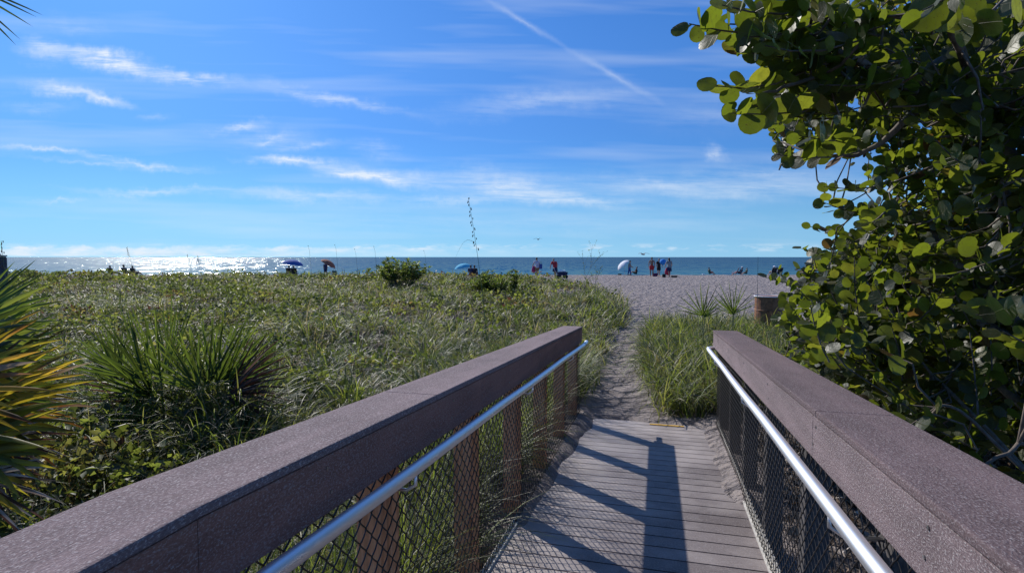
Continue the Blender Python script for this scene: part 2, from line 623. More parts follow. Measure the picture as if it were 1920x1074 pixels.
sl_ = N_.vm('ADD', slope(1.5, 2.0), N_.vm('ADD', slope(0.8, 1.2), slope(0.2, 0.5)))
nv_ = N_.vm('NORMALIZE', N_.vm('ADD', sl_, (0, 0, 1)))
df_ = N_.n('ShaderNodeBsdfDiffuse')
N_.inp(df_, 'Color', c_)
gl_ = N_.n('ShaderNodeBsdfGlossy')
gl_.inputs['Roughness'].default_value = 0.165
gl_.inputs['Color'].default_value = (0.95, 1.0, 0.95, 1)
N_.nt.links.new(nv_, gl_.inputs['Normal'])
mx_ = N_.n('ShaderNodeMixShader')
mx_.inputs[0].default_value = 0.25
N_.nt.links.new(df_.outputs[0], mx_.inputs[1])
N_.nt.links.new(gl_.outputs[0], mx_.inputs[2])
N_.nt.links.new(mx_.outputs[0], o_.inputs[0])


def plant_mat(name, stops, tstops=None, trans=0.4, rough=0.45, spec=0.35, vspread=1.0):
    """per-leaf colour from attribute 'rnd'; darker towards brown where 'rnd2' high"""
    m, N, out = new_mat(name)
    a = N.n('ShaderNodeAttribute')
    a.attribute_name = 'rnd'
    c = N.ramp(a.outputs['Fac'], stops)
    av = N.n('ShaderNodeAttribute')
    av.attribute_name = 'val'
    vm_ = N.ramp(av.outputs['Fac'], [(0.0, 0.22 * vspread), (0.35, 0.5), (0.7, 0.95), (0.9, 1.0), (1.0, 1.0)])
    vm_ = N.m('MULTIPLY', vm_, 1.42)
    tc_ = N.ramp(a.outputs['Fac'], tstops or [(p, tuple(min(1, x * 2.0) for x in cc)) for p, cc in stops])
    c = N.mix(1.0, c, N.comb(vm_, vm_, vm_), 'MULTIPLY')
    tc_ = N.mix(1.0, tc_, N.comb(vm_, vm_, vm_), 'MULTIPLY')
    principled(N, out, c, rough, 0, spec=spec, trans=trans, tcol=tc_)
    return m


M_GRASS = plant_mat('green_grass', [(0.0, (0.045, 0.068, 0.018)), (0.45, (0.085, 0.115, 0.030)), (0.72, (0.15, 0.15, 0.055)), (0.86, (0.24, 0.21, 0.11)), (1.0, (0.34, 0.30, 0.20))],
                    [(0.0, (0.15, 0.22, 0.025)), (0.45, (0.30, 0.38, 0.045)), (0.72, (0.50, 0.52, 0.10)), (0.86, (0.40, 0.32, 0.12)), (1.0, (0.42, 0.34, 0.18))], 0.36, 0.5, 0.45)
M_DRY = plant_mat('dry_grass', [(0.0, (0.10, 0.085, 0.06)), (0.5, (0.22, 0.195, 0.15)), (0.8, (0.34, 0.31, 0.26)), (1.0, (0.16, 0.08, 0.045))], None, 0.25, 0.6, 0.25)
M_COVER = plant_mat('ground_cover', [(0.0, (0.040, 0.056, 0.020)), (0.5, (0.080, 0.098, 0.034)), (0.8, (0.15, 0.150, 0.065)), (0.93, (0.18, 0.13, 0.065)), (1.0, (0.10, 0.05, 0.03))],
                    [(0.0, (0.14, 0.19, 0.03)), (0.5, (0.30, 0.35, 0.05)), (0.8, (0.42, 0.40, 0.08)), (0.93, (0.34, 0.22, 0.07)), (1.0, (0.14, 0.06, 0.03))], 0.40, 0.55, 0.4)
M_SHRUB = plant_mat('shrub_leaves', [(0.0, (0.04, 0.075, 0.015)), (1.0, (0.11, 0.15, 0.03))], [(0.0, (0.16, 0.26, 0.03)), (1.0, (0.38, 0.44, 0.06))], 0.42)
M_PALM = plant_mat('palmetto_green', [(0.0, (0.04, 0.065, 0.014)), (0.6, (0.085, 0.125, 0.024)), (1.0, (0.14, 0.165, 0.035))],
                   [(0.0, (0.08, 0.12, 0.015)), (0.6, (0.17, 0.23, 0.025)), (1.0, (0.28, 0.32, 0.04))], 0.40, 0.45, 0.35)
M_PALMY = plant_mat('palmetto_yellowing', [(0.0, (0.07, 0.085, 0.02)), (0.35, (0.16, 0.135, 0.025)), (0.62, (0.36, 0.20, 0.025)), (0.8, (0.13, 0.055, 0.022)), (1.0, (0.22, 0.17, 0.13))],
                    [(0.0, (0.35, 0.38, 0.03)), (0.35, (0.68, 0.52, 0.03)), (0.62, (0.78, 0.50, 0.05)), (0.8, (0.30, 0.12, 0.03)), (1.0, (0.3, 0.22, 0.14))], 0.45, 0.5, 0.3)
M_PALMD = plant_mat('palmetto_dead', [(0.0, (0.055, 0.025, 0.016)), (0.6, (0.12, 0.055, 0.035)), (1.0, (0.26, 0.22, 0.19))], None, 0.15, 0.5)
M_BARK = simple('grey_brown_bark', (0.13, 0.105, 0.085), 0.85, nscale=25, namp=0.5)
M_TWIG = simple('pale_twig', (0.26, 0.23, 0.20), 0.75, nscale=40, namp=0.4)

# sea grape leaves with veins
M_GRAPE, N_, o_ = new_mat('sea_grape_leaf')
at_ = N_.n('ShaderNodeAttribute')
at_.attribute_name = 'rnd'
uvn = N_.n('ShaderNodeUVMap')
sx = N_.n('ShaderNodeSeparateXYZ')
N_.nt.links.new(uvn.outputs[0], sx.inputs[0])
uu, vv = sx.outputs[0], sx.outputs[1]
au = N_.m('ABSOLUTE', uu)
mid = N_.m('SUBTRACT', 1.0, N_.m('DIVIDE', au, 0.035), clamp=True)
ph = N_.m('SUBTRACT', vv, N_.m('MULTIPLY', au, 0.65))
sv = N_.m('ABSOLUTE', N_.m('SINE', N_.m('MULTIPLY', ph, 6.2)))
sv = N_.m('SUBTRACT', 1.0, N_.m('DIVIDE', sv, 0.13), clamp=True)
vein = N_.m('MAXIMUM', mid, N_.m('MULTIPLY', sv, 0.55))
tco = N_.n('ShaderNodeTexCoord')
mot = N_.noise(tco.outputs['Object'], 38, 4, 0.6)
c_ = N_.ramp(at_.outputs['Fac'], [(0.0, (0.016, 0.022, 0.010)), (0.5, (0.030, 0.042, 0.014)), (0.85, (0.060, 0.075, 0.022)), (0.95, (0.11, 0.09, 0.03)), (1.0, (0.12, 0.055, 0.03))])
c_ = N_.mix(N_.ramp(mot, [(0.45, 0.0), (0.8, 0.35)]), c_, (0.04, 0.035, 0.015))
c_ = N_.mix(N_.m('MULTIPLY', vein, 0.5), c_, (0.22, 0.20, 0.10))
tt_ = N_.ramp(at_.outputs['Fac'], [(0.0, (0.11, 0.16, 0.012)), (0.5, (0.25, 0.32, 0.02)), (0.88, (0.42, 0.48, 0.035)), (0.97, (0.42, 0.30, 0.04)), (1.0, (0.22, 0.09, 0.03))])
tt_ = N_.mix(N_.ramp(mot, [(0.45, 0.0), (0.75, 0.5)]), tt_, (0.16, 0.18, 0.02))
spo_ = N_.noise(tco.outputs['Object'], 130, 2, 0.5)
tt_ = N_.mix(N_.ramp(spo_, [(0.66, 0.0), (0.72, 0.8)]), tt_, (0.10, 0.05, 0.02))
tt_ = N_.mix(N_.m('MULTIPLY', vein, 0.5), tt_, (0.13, 0.14, 0.02))
principled(N_, o_, c_, 0.42, 0, bump=N_.m('ADD', N_.m('MULTIPLY', vein, 0.6), N_.m('MULTIPLY', mot, 0.4)), bstr=0.6, bdist=0.006, spec=0.45, trans=0.45, tcol=tt_)

# ------------------------------------------------------------------ terrain
PATH_L = np.array([[6.3, 0.55], [7.4, .93], [8.26, 1.18], [8.9, 1.4], [11.1, 1.75], [12.5, 2.1], [14.6, 2.67], [16.4, 3.35], [20, 4.0], [24, 4.0], [30, 3.5], [38, 2.8], [41, 1.0], [42, -3]])
PATH_R = np.array([[6.2, 1.65], [6.46, 1.7], [7.2, 1.8], [8.75, 2.02], [11.2, 2.6], [12.5, 3.0], [14.3, 3.5]])


def to_st(x, y):
    return x * AV.x + y * AV.y, x * TV.x + y * TV.y


def veg_left(x, y):
    """0..1 mask of the dune vegetation left of the path"""
    s, t = to_st(x, y)
    xb = np.interp(y, PATH_L[:, 0], PATH_L[:, 1])
    m = sstep(0.15, -0.15, x - xb)
    m = np.where(s < S_END + 0.1, sstep(-1.0, -1.12, t), m)
    far_edge = 41 + 4 * (fbm(x * 0.13, x * 0 + 3.3, 5, 3) - 0.5) * 2
    m = m * sstep(0, -2.0, y - far_edge)
    return m


def veg_right(x, y):
    s, t = to_st(x, y)
    xb = np.interp(y, PATH_R[:, 0], PATH_R[:, 1])
    m = sstep(-0.12, 0.12, x - xb) * sstep(6.2, 6.5, y + 0 * x)
    m = m * sstep(14.6, 13.6, y - 0.12 * (x - 3))
    m = np.where((s < S_END + 0.1), sstep(0.72, 0.85, t), m)
    return m


def ground_z(x, y):
    x = np.asarray(x, float)
    y = np.asarray(y, float)
    s, t = to_st(x, y)
    vl = veg_left(x, y)
    vr = veg_right(x, y)
    z = 0.10 * (fbm(x * 0.35, y * 0.35, 1, 4) - 0.5) * sstep(9, 14, y)
    z = z + vl * sstep(6, 26, y) * (0.22 + 0.35 * (fbm(x * 0.16, y * 0.16, 9, 3) - 0.4))
    z = z + vr * 0.05
    z = z + .50 * np.exp(-(((x + 2.75) / .95) ** 2 + ((y - 4.9) / .75) ** 2))
    z = z + .30 * np.exp(-(((x + 4.4) / 1.2) ** 2 + ((y - 7.5) / 1.2) ** 2))
    z = z + vl * sstep(2.5, 4, y) * sstep(-1.6, -2.6, t) * .38 * (fbm(x * .62, y * .62, 88, 3) - .42)
    z = z + vl * sstep(8, 11, y) * .30 * (fbm(x * .5, y * .5, 89, 3) - .45)
    # trodden sand
    foot = 1 - sstep(0.0, 0.5, np.maximum(vl, vr))
    z = z + foot * (fbm(x * 3.3, y * 3.3, 21, 3) - 0.5) * 0.075
    # path is a shallow trough, banks at its sides
    # beach falls to the water
    z = z - 0.34 * sstep(42, 76, y) + 0.05 * sstep(30, 50, y)
    # sand against and over the deck
    dz = deck_z(np.clip(s, -5, S_END))
    near = sstep(-1.6, -0.98, t) * sstep(1.25, 0.68, t) * (s < S_END + 1.5)
    under = sstep(2.2, 3.4, s)
    level = dz - 0.062
    # drift over left edge
    dl = sstep(2.6, 3.5, s) * (0.088 + 0.05 * sstep(3.5, 6.3, s)) * sstep(-0.54 - 0.10 + 0.12 * (fbm(s * 2.2, t * 0, 31, 3) - 0.5) * 2, -0.86, t)
    dr = sstep(3.7, 4.3, s) * 0.105 * sstep(0.30 + 0.18 * (fbm(s * 2.8, t * 0, 37, 3) - 0.5) * 2 + 0.02 - 0.06 * (s - 4), 0.56, t)
    endd = sstep(S_END - 0.35 + 0.5 * (fbm(t * 1.7, t * 0, 41, 3) - 0.5), S_END + 0.12, s) * 0.085
    level = level + np.maximum(np.maximum(dl, dr), endd) + 0.012 * (fbm(x * 9, y * 9, 51, 3) - 0.5)
    far = sstep(S_END + 0.2, S_END + 1.6, s)
    inside = near * under * (1 - far)
    z = z * (1 - inside) + level * inside
    z = np.where((s < 3.0) & (t > -0.98) & (t < 0.68), np.minimum(z, dz - 0.12), z)
    return z


def graded(segs):
    out = []
    for a, b, st in segs:
        out += list(np.arange(a, b, st))
    out.append(segs[-1][1])
    return np.array(out)


gx = graded([(-9000, -1200, 1300), (-1200, -300, 100), (-300, -80, 20), (-80, -30, 2), (-30, -8, 0.4), (-8, -1.5, 0.12), (-1.5, 3.2, 0.035), (3.2, 8, 0.09), (8, 25, 0.35), (25, 80, 2), (80, 300, 20), (300, 1200, 100), (1200, 9000, 1300)])
gy = graded([(-300, -30, 30), (-30, -4, 2), (-4, 1, 0.25), (1, 9.5, 0.045), (9.5, 20, 0.09), (20, 45, 0.22), (45, 80, 0.5)])
GX, GY = np.meshgrid(gx, gy)
GZ = ground_z(GX, GY)
VG = np.clip(np.maximum(veg_left(GX, GY), veg_right(GX, GY)) * 1.0, 0, 1)
S_, T_ = to_st(GX, GY)
VG = np.where((T_ > -1.0) & (T_ < 0.68) & (S_ < S_END + .2), 0, VG)
bare = sstep(0.60, 0.72, fbm(GX * 0.45, GY * 0.45, 77, 4))
VG = VG * (1 - 0.8 * bare)
ny, nx = GX.shape
ii = np.arange(ny * nx).reshape(ny, nx)
F4 = np.stack([ii[:-1, :-1], ii[:-1, 1:], ii[1:, 1:], ii[1:, :-1]], -1).reshape(-1, 4)
me = fast_mesh('sand', np.stack([GX, GY, GZ], -1).reshape(-1, 3), F4, attrs={'veg': VG.ravel()}, smooth=True)
tag(link('sand', me, M_SAND), kind='structure')

# water sheet to the horizon
me = fast_mesh('sea', np.array([[-30000, 64, -.20], [30000, 64, -.20], [30000, 30000, -.20], [-30000, 30000, -.20]], float), np.array([[0, 1, 2, 3]]))
tag(link('sea', me, M_SEA), kind='structure')

# ------------------------------------------------------------------ boardwalk deck
mb = MB()
rn = []
s0 = -1.4
PW = 0.142
while s0 < S_END + 0.02:
    s1 = s0 + PW - 0.0125
    a, b = deck_z(np.array([s0, s1]))
    if s0 < KINK < s1:
        s0 = KINK
        continue
    q = []
    for zz in (-0.028, 0.0):
        for (ss, tt) in ((s0, -0.875), (s1, -0.875), (s1, 0.575), (s0, 0.575)):
            q.append(BW(ss, tt + random.uniform(-.003, .003), zz))
    mb.hexa([q[3], q[2], q[1], q[0], q[7], q[6], q[5], q[4]])
    rn += [random.random()] * 8
    s0 += PW
me = mb.mesh('boardwalk')
at = me.attributes.new('rnd', 'FLOAT', 'POINT')
at.data.foreach_set('value', np.array(rn, dtype=np.float32))
deck = link('boardwalk', me, M_DECK)
tag(deck, kind='structure')
jm = MB()
for tt in (-0.80, -0.15, 0.50):
    jm.hexa([BW(-1.4, tt - .02, -.17), BW(KINK, tt - .02, -.17), BW(KINK, tt + .02, -.17), BW(-1.4, tt + .02, -.17),
             BW(-1.4, tt - .02, -.03), BW(KINK, tt - .02, -.03), BW(KINK, tt + .02, -.03), BW(-1.4, tt + .02, -.03)])
    jm.hexa([BW(KINK, tt - .02, -.17), BW(S_END, tt - .02, -.17), BW(S_END, tt + .02, -.17), BW(KINK, tt + .02, -.17),
             BW(KINK, tt - .02, -.03), BW(S_END, tt - .02, -.03), BW(S_END, tt + .02, -.03), BW(KINK, tt + .02, -.03)])
tag(jm.build('boardwalk_joists', M_POST), kind='structure')
ym = MB()
ym.hexa([BW(S_END - .125, -.13, .001 - .0), BW(S_END - .085, -.13, .001), BW(S_END - .085, .22, .001), BW(S_END - .125, .22, .001),
         BW(S_END - .125, -.13, .006), BW(S_END - .085, -.13, .006), BW(S_END - .085, .22, .006), BW(S_END - .125, .22, .006)])
ys = ym.build('edge_strip', simple('yellow_paint', (0.62, 0.36, 0.05), 0.6, nscale=30, namp=0.35))
tag(ys, 'yellow edge strip across the last plank of the boardwalk', 'safety strip')

# ------------------------------------------------------------------ railings
H = 1.027
CAPT = 0.022
FH = 0.150


def prism(mb, s_a, s_b, t_a, t_b, z_a, z_b):
    p = [BW(s_a, t_a, z_a), BW(s_b, t_a, z_a), BW(s_b, t_b, z_a), BW(s_a, t_b, z_a),
         BW(s_a, t_a, z_b), BW(s_b, t_a, z_b), BW(s_b, t_b, z_b), BW(s_a, t_b, z_b)]
    mb.hexa(p)


def railing(side, label):
    sg = -1 if side == 'left' else 1
    tin, tout = (-0.832, -1.049) if sg < 0 else (0.500, 0.742)
    tm = -0.862 if sg < 0 else 0.552          # mesh plane
    root = empty('boardwalk_railing', BW(3, (tin + tout) / 2, 0), 0, label, 'railing')
    root.location = (0, 0, 0)
    cap_j = [-1.4, 1.97, 6.30] if sg < 0 else [-1.4, 2.12, 6.34]
    for a, b in zip(cap_j[:-1], cap_j[1:]):
        m = bmesh.new()
        ks = [a + .0016, b - .0016]
        if a < KINK < b:
            ks.insert(1, KINK)
        rows = []
        for q in ks:
            rows.append([m.verts.new(BW(q, tt, zz)) for tt, zz in ((min(tin, tout), H - CAPT), (max(tin, tout), H - CAPT), (max(tin, tout), H), (min(tin, tout), H))])
        for r1, r2 in zip(rows[:-1], rows[1:]):
            for q in range(4):
                m.faces.new((r1[q], r1[(q + 1) % 4], r2[(q + 1) % 4], r2[q]))
        m.faces.new(rows[0][::-1])
        m.faces.new(rows[-1])
        bmesh.ops.recalc_face_normals(m, faces=m.faces[:])
        bmesh.ops.bevel(m, geom=[e for e in m.edges if not (len(ks) == 3 and all(v in rows[1] for v in e.verts))], offset=.005, segments=2, affect='EDGES', profile=.6)
        me_ = bpy.data.meshes.new('top_board')
        m.to_mesh(me_)
        m.free()
        link('top_board', me_, M_CAP if sg < 0 else M_CAPR, root)
    fj = [-1.4, KINK, 2.55, 6.29] if sg < 0 else [-1.4, 2.17, 5.1, 6.33]
    for a, b in zip(fj[:-1], fj[1:]):
        segs = [(a, b)] if not (a < KINK - .05 < b) else [(a, KINK), (KINK, b)]
        for a2, b2 in segs:
            m = MB()
            ta, tb = tin - sg * -0.004, tin + sg * 0.030
            prism(m, a2 + .0015, b2 - .0015, min(ta, tb), max(ta, tb), H - CAPT - FH, H - CAPT - .003)
            fo = m.build('fascia_board', M_FASCIA if sg < 0 else M_CAP, root, bevel=0.003)
    # screws on the fascia
    for k in range(7):
        s = 0.35 + k * 0.9
        for dz in (0.035, 0.10):
            m = MB()
            c = BW(s + random.uniform(-.03, .03), tin + sg * .004, H - CAPT - dz)
            m.tube([c + TV * (-sg * .0025), c + TV * (sg * .004)], .0048, 8)
            m.build('screw', M_SCREW, root)
    # posts
    for k in range(8):
        s = 6.18 - 0.9 * k
        m = MB()
        ta, tb = tm + sg * 0.012, tm + sg * 0.102
        gz = -0.5
        for (sa, sb, off) in ((s - .075, s - .001, 0.0), (s + .001, s + .062, 0.006)):
            zt = H - CAPT - .002
            pa = [BW(sa, ta + sg * off, 0), BW(sb, ta + sg * off, 0), BW(sb, tb - sg * off, 0), BW(sa, tb - sg * off, 0)]
            if sg < 0:
                pa = [pa[3], pa[2], pa[1], pa[0]]
            lo = [Vector((q.x, q.y, -0.3)) for q in pa]
            hi = [Vector((q.x, q.y, q.z + zt)) for q in pa]
            m.hexa(lo + hi)
        m.build('post', M_POST if sg < 0 else M_POSTG, root, bevel=0.003)
    # toe board behind the mesh
    for a, b in ((-1.4, KINK), (KINK, 6.3)):
        m = MB()
        ta, tb = tm + sg * .006, tm + sg * .0115
        prism(m, a, b, min(ta, tb), max(ta, tb), -0.06, 0.075 if sg > 0 else 0.03)
        m.build('toe_board', M_TOE, root)
        m = MB()
        ta, tb = tm + sg * .022, tm - sg * -.005
        prism(m, a, b, min(tm - sg * .018, tm + sg * .0058), max(tm - sg * .018, tm + sg * .0058), -0.03, 0.012)
        m.build('edge_trim', M_TOE, root)
    # chain link: zig-zag wires hooked into each other
    a_ = 0.0345
    hz = 0.0335
    z0, z1 = 0.012, H - CAPT - FH + 0.02
    nz = int((z1 - z0) / hz)
    V = []
    F = []
    k = 0
    s = -0.35
    col = []
    sub = 4
    while s < 6.28:
        pts = []
        for i in range(nz):
            for j in range(sub):
                fz = (i + j / sub)
                tri = (j / sub) if (i + k) % 2 == 0 else 1 - j / sub
                # rounded zig-zag, corners hooking past the neighbour
                hook = 1.0 + 0.10
                ss = s + a_ * (0.5 + (tri - 0.5) * hook)
                side_off = 0.0022 * math.sin(2 * math.pi * (fz / 2.0)) * (1 if k % 2 == 0 else -1)
                sag = 0.004 * math.sin(s * 2.1 + i * .23)
                pts.append((ss, side_off + 0.002 * math.sin(s * 1.7), z0 + fz * hz + sag * .5))
        col.append(pts)
        s += a_
        k += 1
    R = 0.00195
    base = 0
    Vs = []
    Fs = []
    sv_ = SL * 1.0
    for pts in col:
        p = np.array(pts)
        d = np.gradient(p, axis=0)
        d /= np.linalg.norm(d, axis=1)[:, None]
        nrm = np.array([0, 1.0, 0])
        bb = np.cross(d, nrm)
        bb /= np.linalg.norm(bb, axis=1)[:, None] + 1e-9
        n = len(p)
        ring = []
        for q in range(4):
            an = math.pi / 4 + q * math.pi / 2
            ring.append(p + (nrm[None] * math.cos(an) + bb * math.sin(an)) * R * 1.35)
        ring = np.stack(ring, 1).reshape(-1, 3)
        Vs.append(ring)
        i0 = np.arange(n - 1)[:, None] * 4 + np.arange(4)[None]
        i1 = np.arange(n - 1)[:, None] * 4 + (np.arange(4)[None] + 1) % 4
        Fs.append(np.stack([i0, i1, i1 + 4, i0 + 4], -1).reshape(-1, 4) + base)
        base += n * 4
    Vs = np.concatenate(Vs)
    Fs = np.concatenate(Fs)
    S, T, Zz = Vs[:, 0], Vs[:, 1] + tm, Vs[:, 2]
    # mesh bellies a little towards the walk near its foot
    if sg < 0:
        T = T + 0.047 - 0.012 * S
    T = T - sg * 0.010 * np.exp(-((Zz - 0.05) / 0.08) ** 2)
    XYZ = np.stack([S * AV.x + T * TV.x, S * AV.y + T * TV.y, deck_z(S) + Zz], -1)
    me = fast_mesh('wire_mesh', XYZ, Fs, smooth=True)
    link('wire_mesh', me, M_WIRE, root)
    # hand rail, curled in to the end post
    th = -0.792 if sg < 0 else 0.438
    hh_ = 0.842 if sg < 0 else 0.852
    pts = [BW(-1.2, th, hh_), BW(KINK - .15, th, hh_), BW(KINK, th, hh_ - .003), BW(KINK + .15, th, hh_)]
    for q in np.linspace(1.4, 6.0, 8):
        pts.append(BW(q, th, hh_ + .003 * math.sin(q * 3)))
    m = MB()
    if sg > 0:
        pts += [BW(6.10, th + .006, hh_), BW(6.16, th + .03, hh_), BW(6.19, th + .07, hh_), BW(6.195, th + .118, hh_)]
    else:
        pts += [BW(6.2, th - .002, hh_), BW(6.42, th - .01, hh_ + .004)]
    m.tube(pts, 0.0205, 16)
    m.build('handrail', M_METAL_W, root, smooth=True)
    if sg < 0:
        m = MB()
        m.tube([BW(6.12, th - .001, hh_), BW(6.15, th - .001, hh_)], 0.0235, 16)
        m.build('coupling', M_METAL_W, root, smooth=True)
    for k in range(1, 8, 2):
        s = 6.18 - 0.9 * k
        m = MB()
        m.tube([BW(s, th, hh_ - .02), BW(s, th, hh_ - .055), BW(s, th + sg * .03, hh_ - .075), BW(s, tm + sg * .014, hh_ - .075)], .006, 8)
        m.build('rail_bracket', M_METAL_W, root, smooth=True)
    return root


railing('left', 'wooden ramp railing on the seaward left with shaded inner face and blue reflecting handrail')
railing('right', 'wooden ramp railing beside the big round-leaved tree with glaring white handrail')

# ------------------------------------------------------------------ grasses and ground cover (uncountable)
def blades(N_, xy, h, w, az, lean, curl, rnd, K=4, zb=None):
    """ribbons: (N,K+1) rows of two vertices; lean = tilt at the base, curl = extra tilt at the tip"""
    n = len(xy)
    z0 = ground_z(xy[:, 0], xy[:, 1]) - 0.01 if zb is None else zb
    t = np.linspace(0, 1, K + 1)
    ang = lean[:, None] + curl[:, None] * t[None] ** 1.4
    step = (h / K)[:, None]
    r = np.concatenate([np.zeros((n, 1)), np.cumsum(np.sin(ang[:, 1:]) * step, 1)], 1)
    z = np.concatenate([np.zeros((n, 1)), np.cumsum(np.cos(ang[:, 1:]) * step, 1)], 1)
    dx, dy = np.cos(az)[:, None], np.sin(az)[:, None]
    cx = xy[:, :1] + dx * r
    cy = xy[:, 1:2] + dy * r
    cz = z0[:, None] + z
    tw = RNG.uniform(-0.9, 0.9, n)[:, None]
    sx_ = -np.sin(az)[:, None] * np.cos(tw) + 0 * r
    sy_ = np.cos(az)[:, None] * np.cos(tw) + 0 * r
    sz_ = np.sin(tw) * 0.6 + 0 * r
    ww = (w[:, None] * (1 - t[None] ** 1.8) * 0.5 + 0.0003)
    A = np.stack([cx - sx_ * ww, cy - sy_ * ww, cz - sz_ * ww], -1)
    B = np.stack([cx + sx_ * ww, cy + sy_ * ww, cz + sz_ * ww], -1)
    V = np.stack([A, B], 2).reshape(n, -1, 3)
    m = 2 * (K + 1)
    base = (np.arange(n) * m)[:, None, None]
    q = np.array([[2 * k, 2 * k + 1, 2 * k + 3, 2 * k + 2] for k in range(K)])[None]
    F = (base + q).reshape(-1, 4)
    return V.reshape(-1, 3), F, np.repeat(rnd, m)


def leaves(P0, nrm, up, L, Wd, rnd, fold=0.18):
    """kite leaves of 5 verts / 4 tris-ish quads: base, left, right, tip, mid"""
    n = len(P0)
    side = np.cross(nrm, up)
    side /= np.linalg.norm(side, axis=1)[:, None] + 1e-9
    L = L[:, None]
    Wd = Wd[:, None]
    b = P0
    mid = P0 + up * L * 0.5 - nrm * L * 0.04
    l = P0 + up * L * 0.45 - side * Wd * 0.5 + nrm * Wd * fold
    r = P0 + up * L * 0.45 + side * Wd * 0.5 + nrm * Wd * fold
    tip = P0 + up * L - nrm * L * 0.12
    V = np.stack([b, l, mid, r, tip], 1).reshape(-1, 3)
    base = (np.arange(n) * 5)[:, None, None]
    q = np.array([[0, 1, 2], [1, 4, 2], [0, 2, 3], [2, 4, 3]])[None]
    return V, (base + q).reshape(-1, 3), np.repeat(rnd, 5)


def rand_dirs(n, upbias=0.5):
    v_ = RNG.normal(size=(n, 3))
    v_[:, 2] = np.abs(v_[:, 2]) + upbias
    return v_ / np.linalg.norm(v_, axis=1)[:, None]


def sample_left(n, dmin=0.9, dmax=44, p=0.35):
    """points in the dune, denser near the walk"""
    out = []
    tot = 0
    while tot < n:
        m = n * 2
        uu_ = RNG.random(m)
        e = 1 - p
        D = (dmin ** e + uu_ * (dmax ** e - dmin ** e)) ** (1 / e)
        X_ = RNG.uniform(-1.12, 0.36, m) * D
        ok = RNG.random(m) < veg_left(X_, D)
        q = np.stack([X_[ok], D[ok]], 1)
        out.append(q)
        tot += len(q)
    return np.concatenate(out)[:n]


def zone(x, y):
    """three slowly varying fields that decide what grows where"""
    return fbm(x * 0.30, y * 0.30, 101, 3), fbm(x * 0.55, y * 0.55, 211, 3), fbm(x * 0.45, y * 0.45, 77, 4)


# --- green blades
q = sample_left(150000)
z1, z2, z3 = zone(q[:, 0], q[:, 1])
s_, t_ = to_st(q[:, 0], q[:, 1])
D = q[:, 1]
edge = np.interp(q[:, 1], PATH_L[:, 0], PATH_L[:, 1]) - q[:, 0]
grassy = sstep(0.42, 0.58, z1 + 0.16 * sstep(-.6, 1.2, q[:, 0] + .38 * q[:, 1]) + 0.18 * sstep(2.5, 0.2, edge)) * sstep(0.74, 0.62, z3)
grassy = np.maximum(grassy, 0.25 * sstep(0.74, 0.62, z3))
holes = sstep(.40, .54, fbm(q[:, 0] * 1.7, q[:, 1] * 1.7, 909, 3))
keep = RNG.random(len(q)) < grassy * (.12 + .88 * holes)
# tussocks: pull points towards cell centres
cell = 0.34
cx = np.floor(q[:, 0] / cell)
cy = np.floor(q[:, 1] / cell)
hx = (np.sin(cx * 12.9898 + cy * 78.233) * 43758.5453) % 1
hy = (np.sin(cx * 39.346 + cy * 11.135) * 24634.6345) % 1
cen = np.stack([(cx + .2 + .6 * hx) * cell, (cy + .2 + .6 * hy) * cell], 1)
q = q + (cen - q) * RNG.uniform(0.2, 0.85, len(q))[:, None]
off = q - cen
az = np.arctan2(off[:, 1], off[:, 0]) + RNG.normal(0, 0.9, len(q))
tuft = 0.6 + 0.8 * hx
s_, t_ = to_st(q[:, 0], q[:, 1])
keep &= ~((s_ < S_END + .1) & (t_ > -1.0))
hgt = RNG.uniform(0.2, 0.68, len(q)) * tuft * (0.30 + 1.25 * z2)
hgt *= np.where((t_ > -1.5) & (s_ < 6.5), 1.2, 1.0) * (1 + .35 * sstep(1.4, .2, edge) * sstep(6.5, 8, q[:, 1]))
wd = RNG.uniform(0.005, 0.0115, len(q)) * (1 + D / 10)
rn_ = np.clip(0.10 + 0.75 * hy + RNG.normal(0, 0.17, len(q)) + 0.12 * (RNG.random(len(q)) < .12) * 3, 0, 1)
k = keep
V, F, R_ = blades(0, q[k], hgt[k], wd[k], az[k], RNG.uniform(0.05, 0.55, k.sum()), RNG.uniform(0.6, 2.8, k.sum()), rn_[k], K=5)
me = fast_mesh('dune_grass', V, F, attrs={'rnd': R_})
o = link('dune_grass', me, M_GRASS)
tag(o, 'long green grass blades spread over the low dune left of the sandy path', 'grass', kind='stuff')

# --- dry grey blades and thatch
q = sample_left(120000, p=0.40)
z1, z2, z3 = zone(q[:, 0], q[:, 1])
s_, t_ = to_st(q[:, 0], q[:, 1])
nearrail = sstep(3.8, 2.0, q[:, 1]) * sstep(-4, -1, q[:, 0])
keep = (RNG.random(len(q)) < np.maximum(0.45 + 0.5 * sstep(0.42, 0.60, z2), 0.95 * nearrail)) & ~((s_ < S_END + .1) & (t_ > -1.0))
keep &= RNG.random(len(q)) < sstep(0.80, 0.66, z3) + 0.12
q = q[keep]
n = len(q)
D = q[:, 1]
V, F, R_ = blades(0, q, RNG.uniform(0.12, 0.48, n), RNG.uniform(0.003, 0.006, n) * (1 + D / 8), RNG.uniform(0, 6.28, n), RNG.uniform(0.1, 1.0, n), RNG.uniform(0.4, 1.9, n),
                  np.clip(RNG.random(n) ** 0.8, 0, 1))
me = fast_mesh('dry_grass', V, F, attrs={'rnd': R_})
tag(link('dry_grass', me, M_DRY), 'thin grey dead grass and thatch tangled through the dune plants', 'dry grass', kind='stuff')

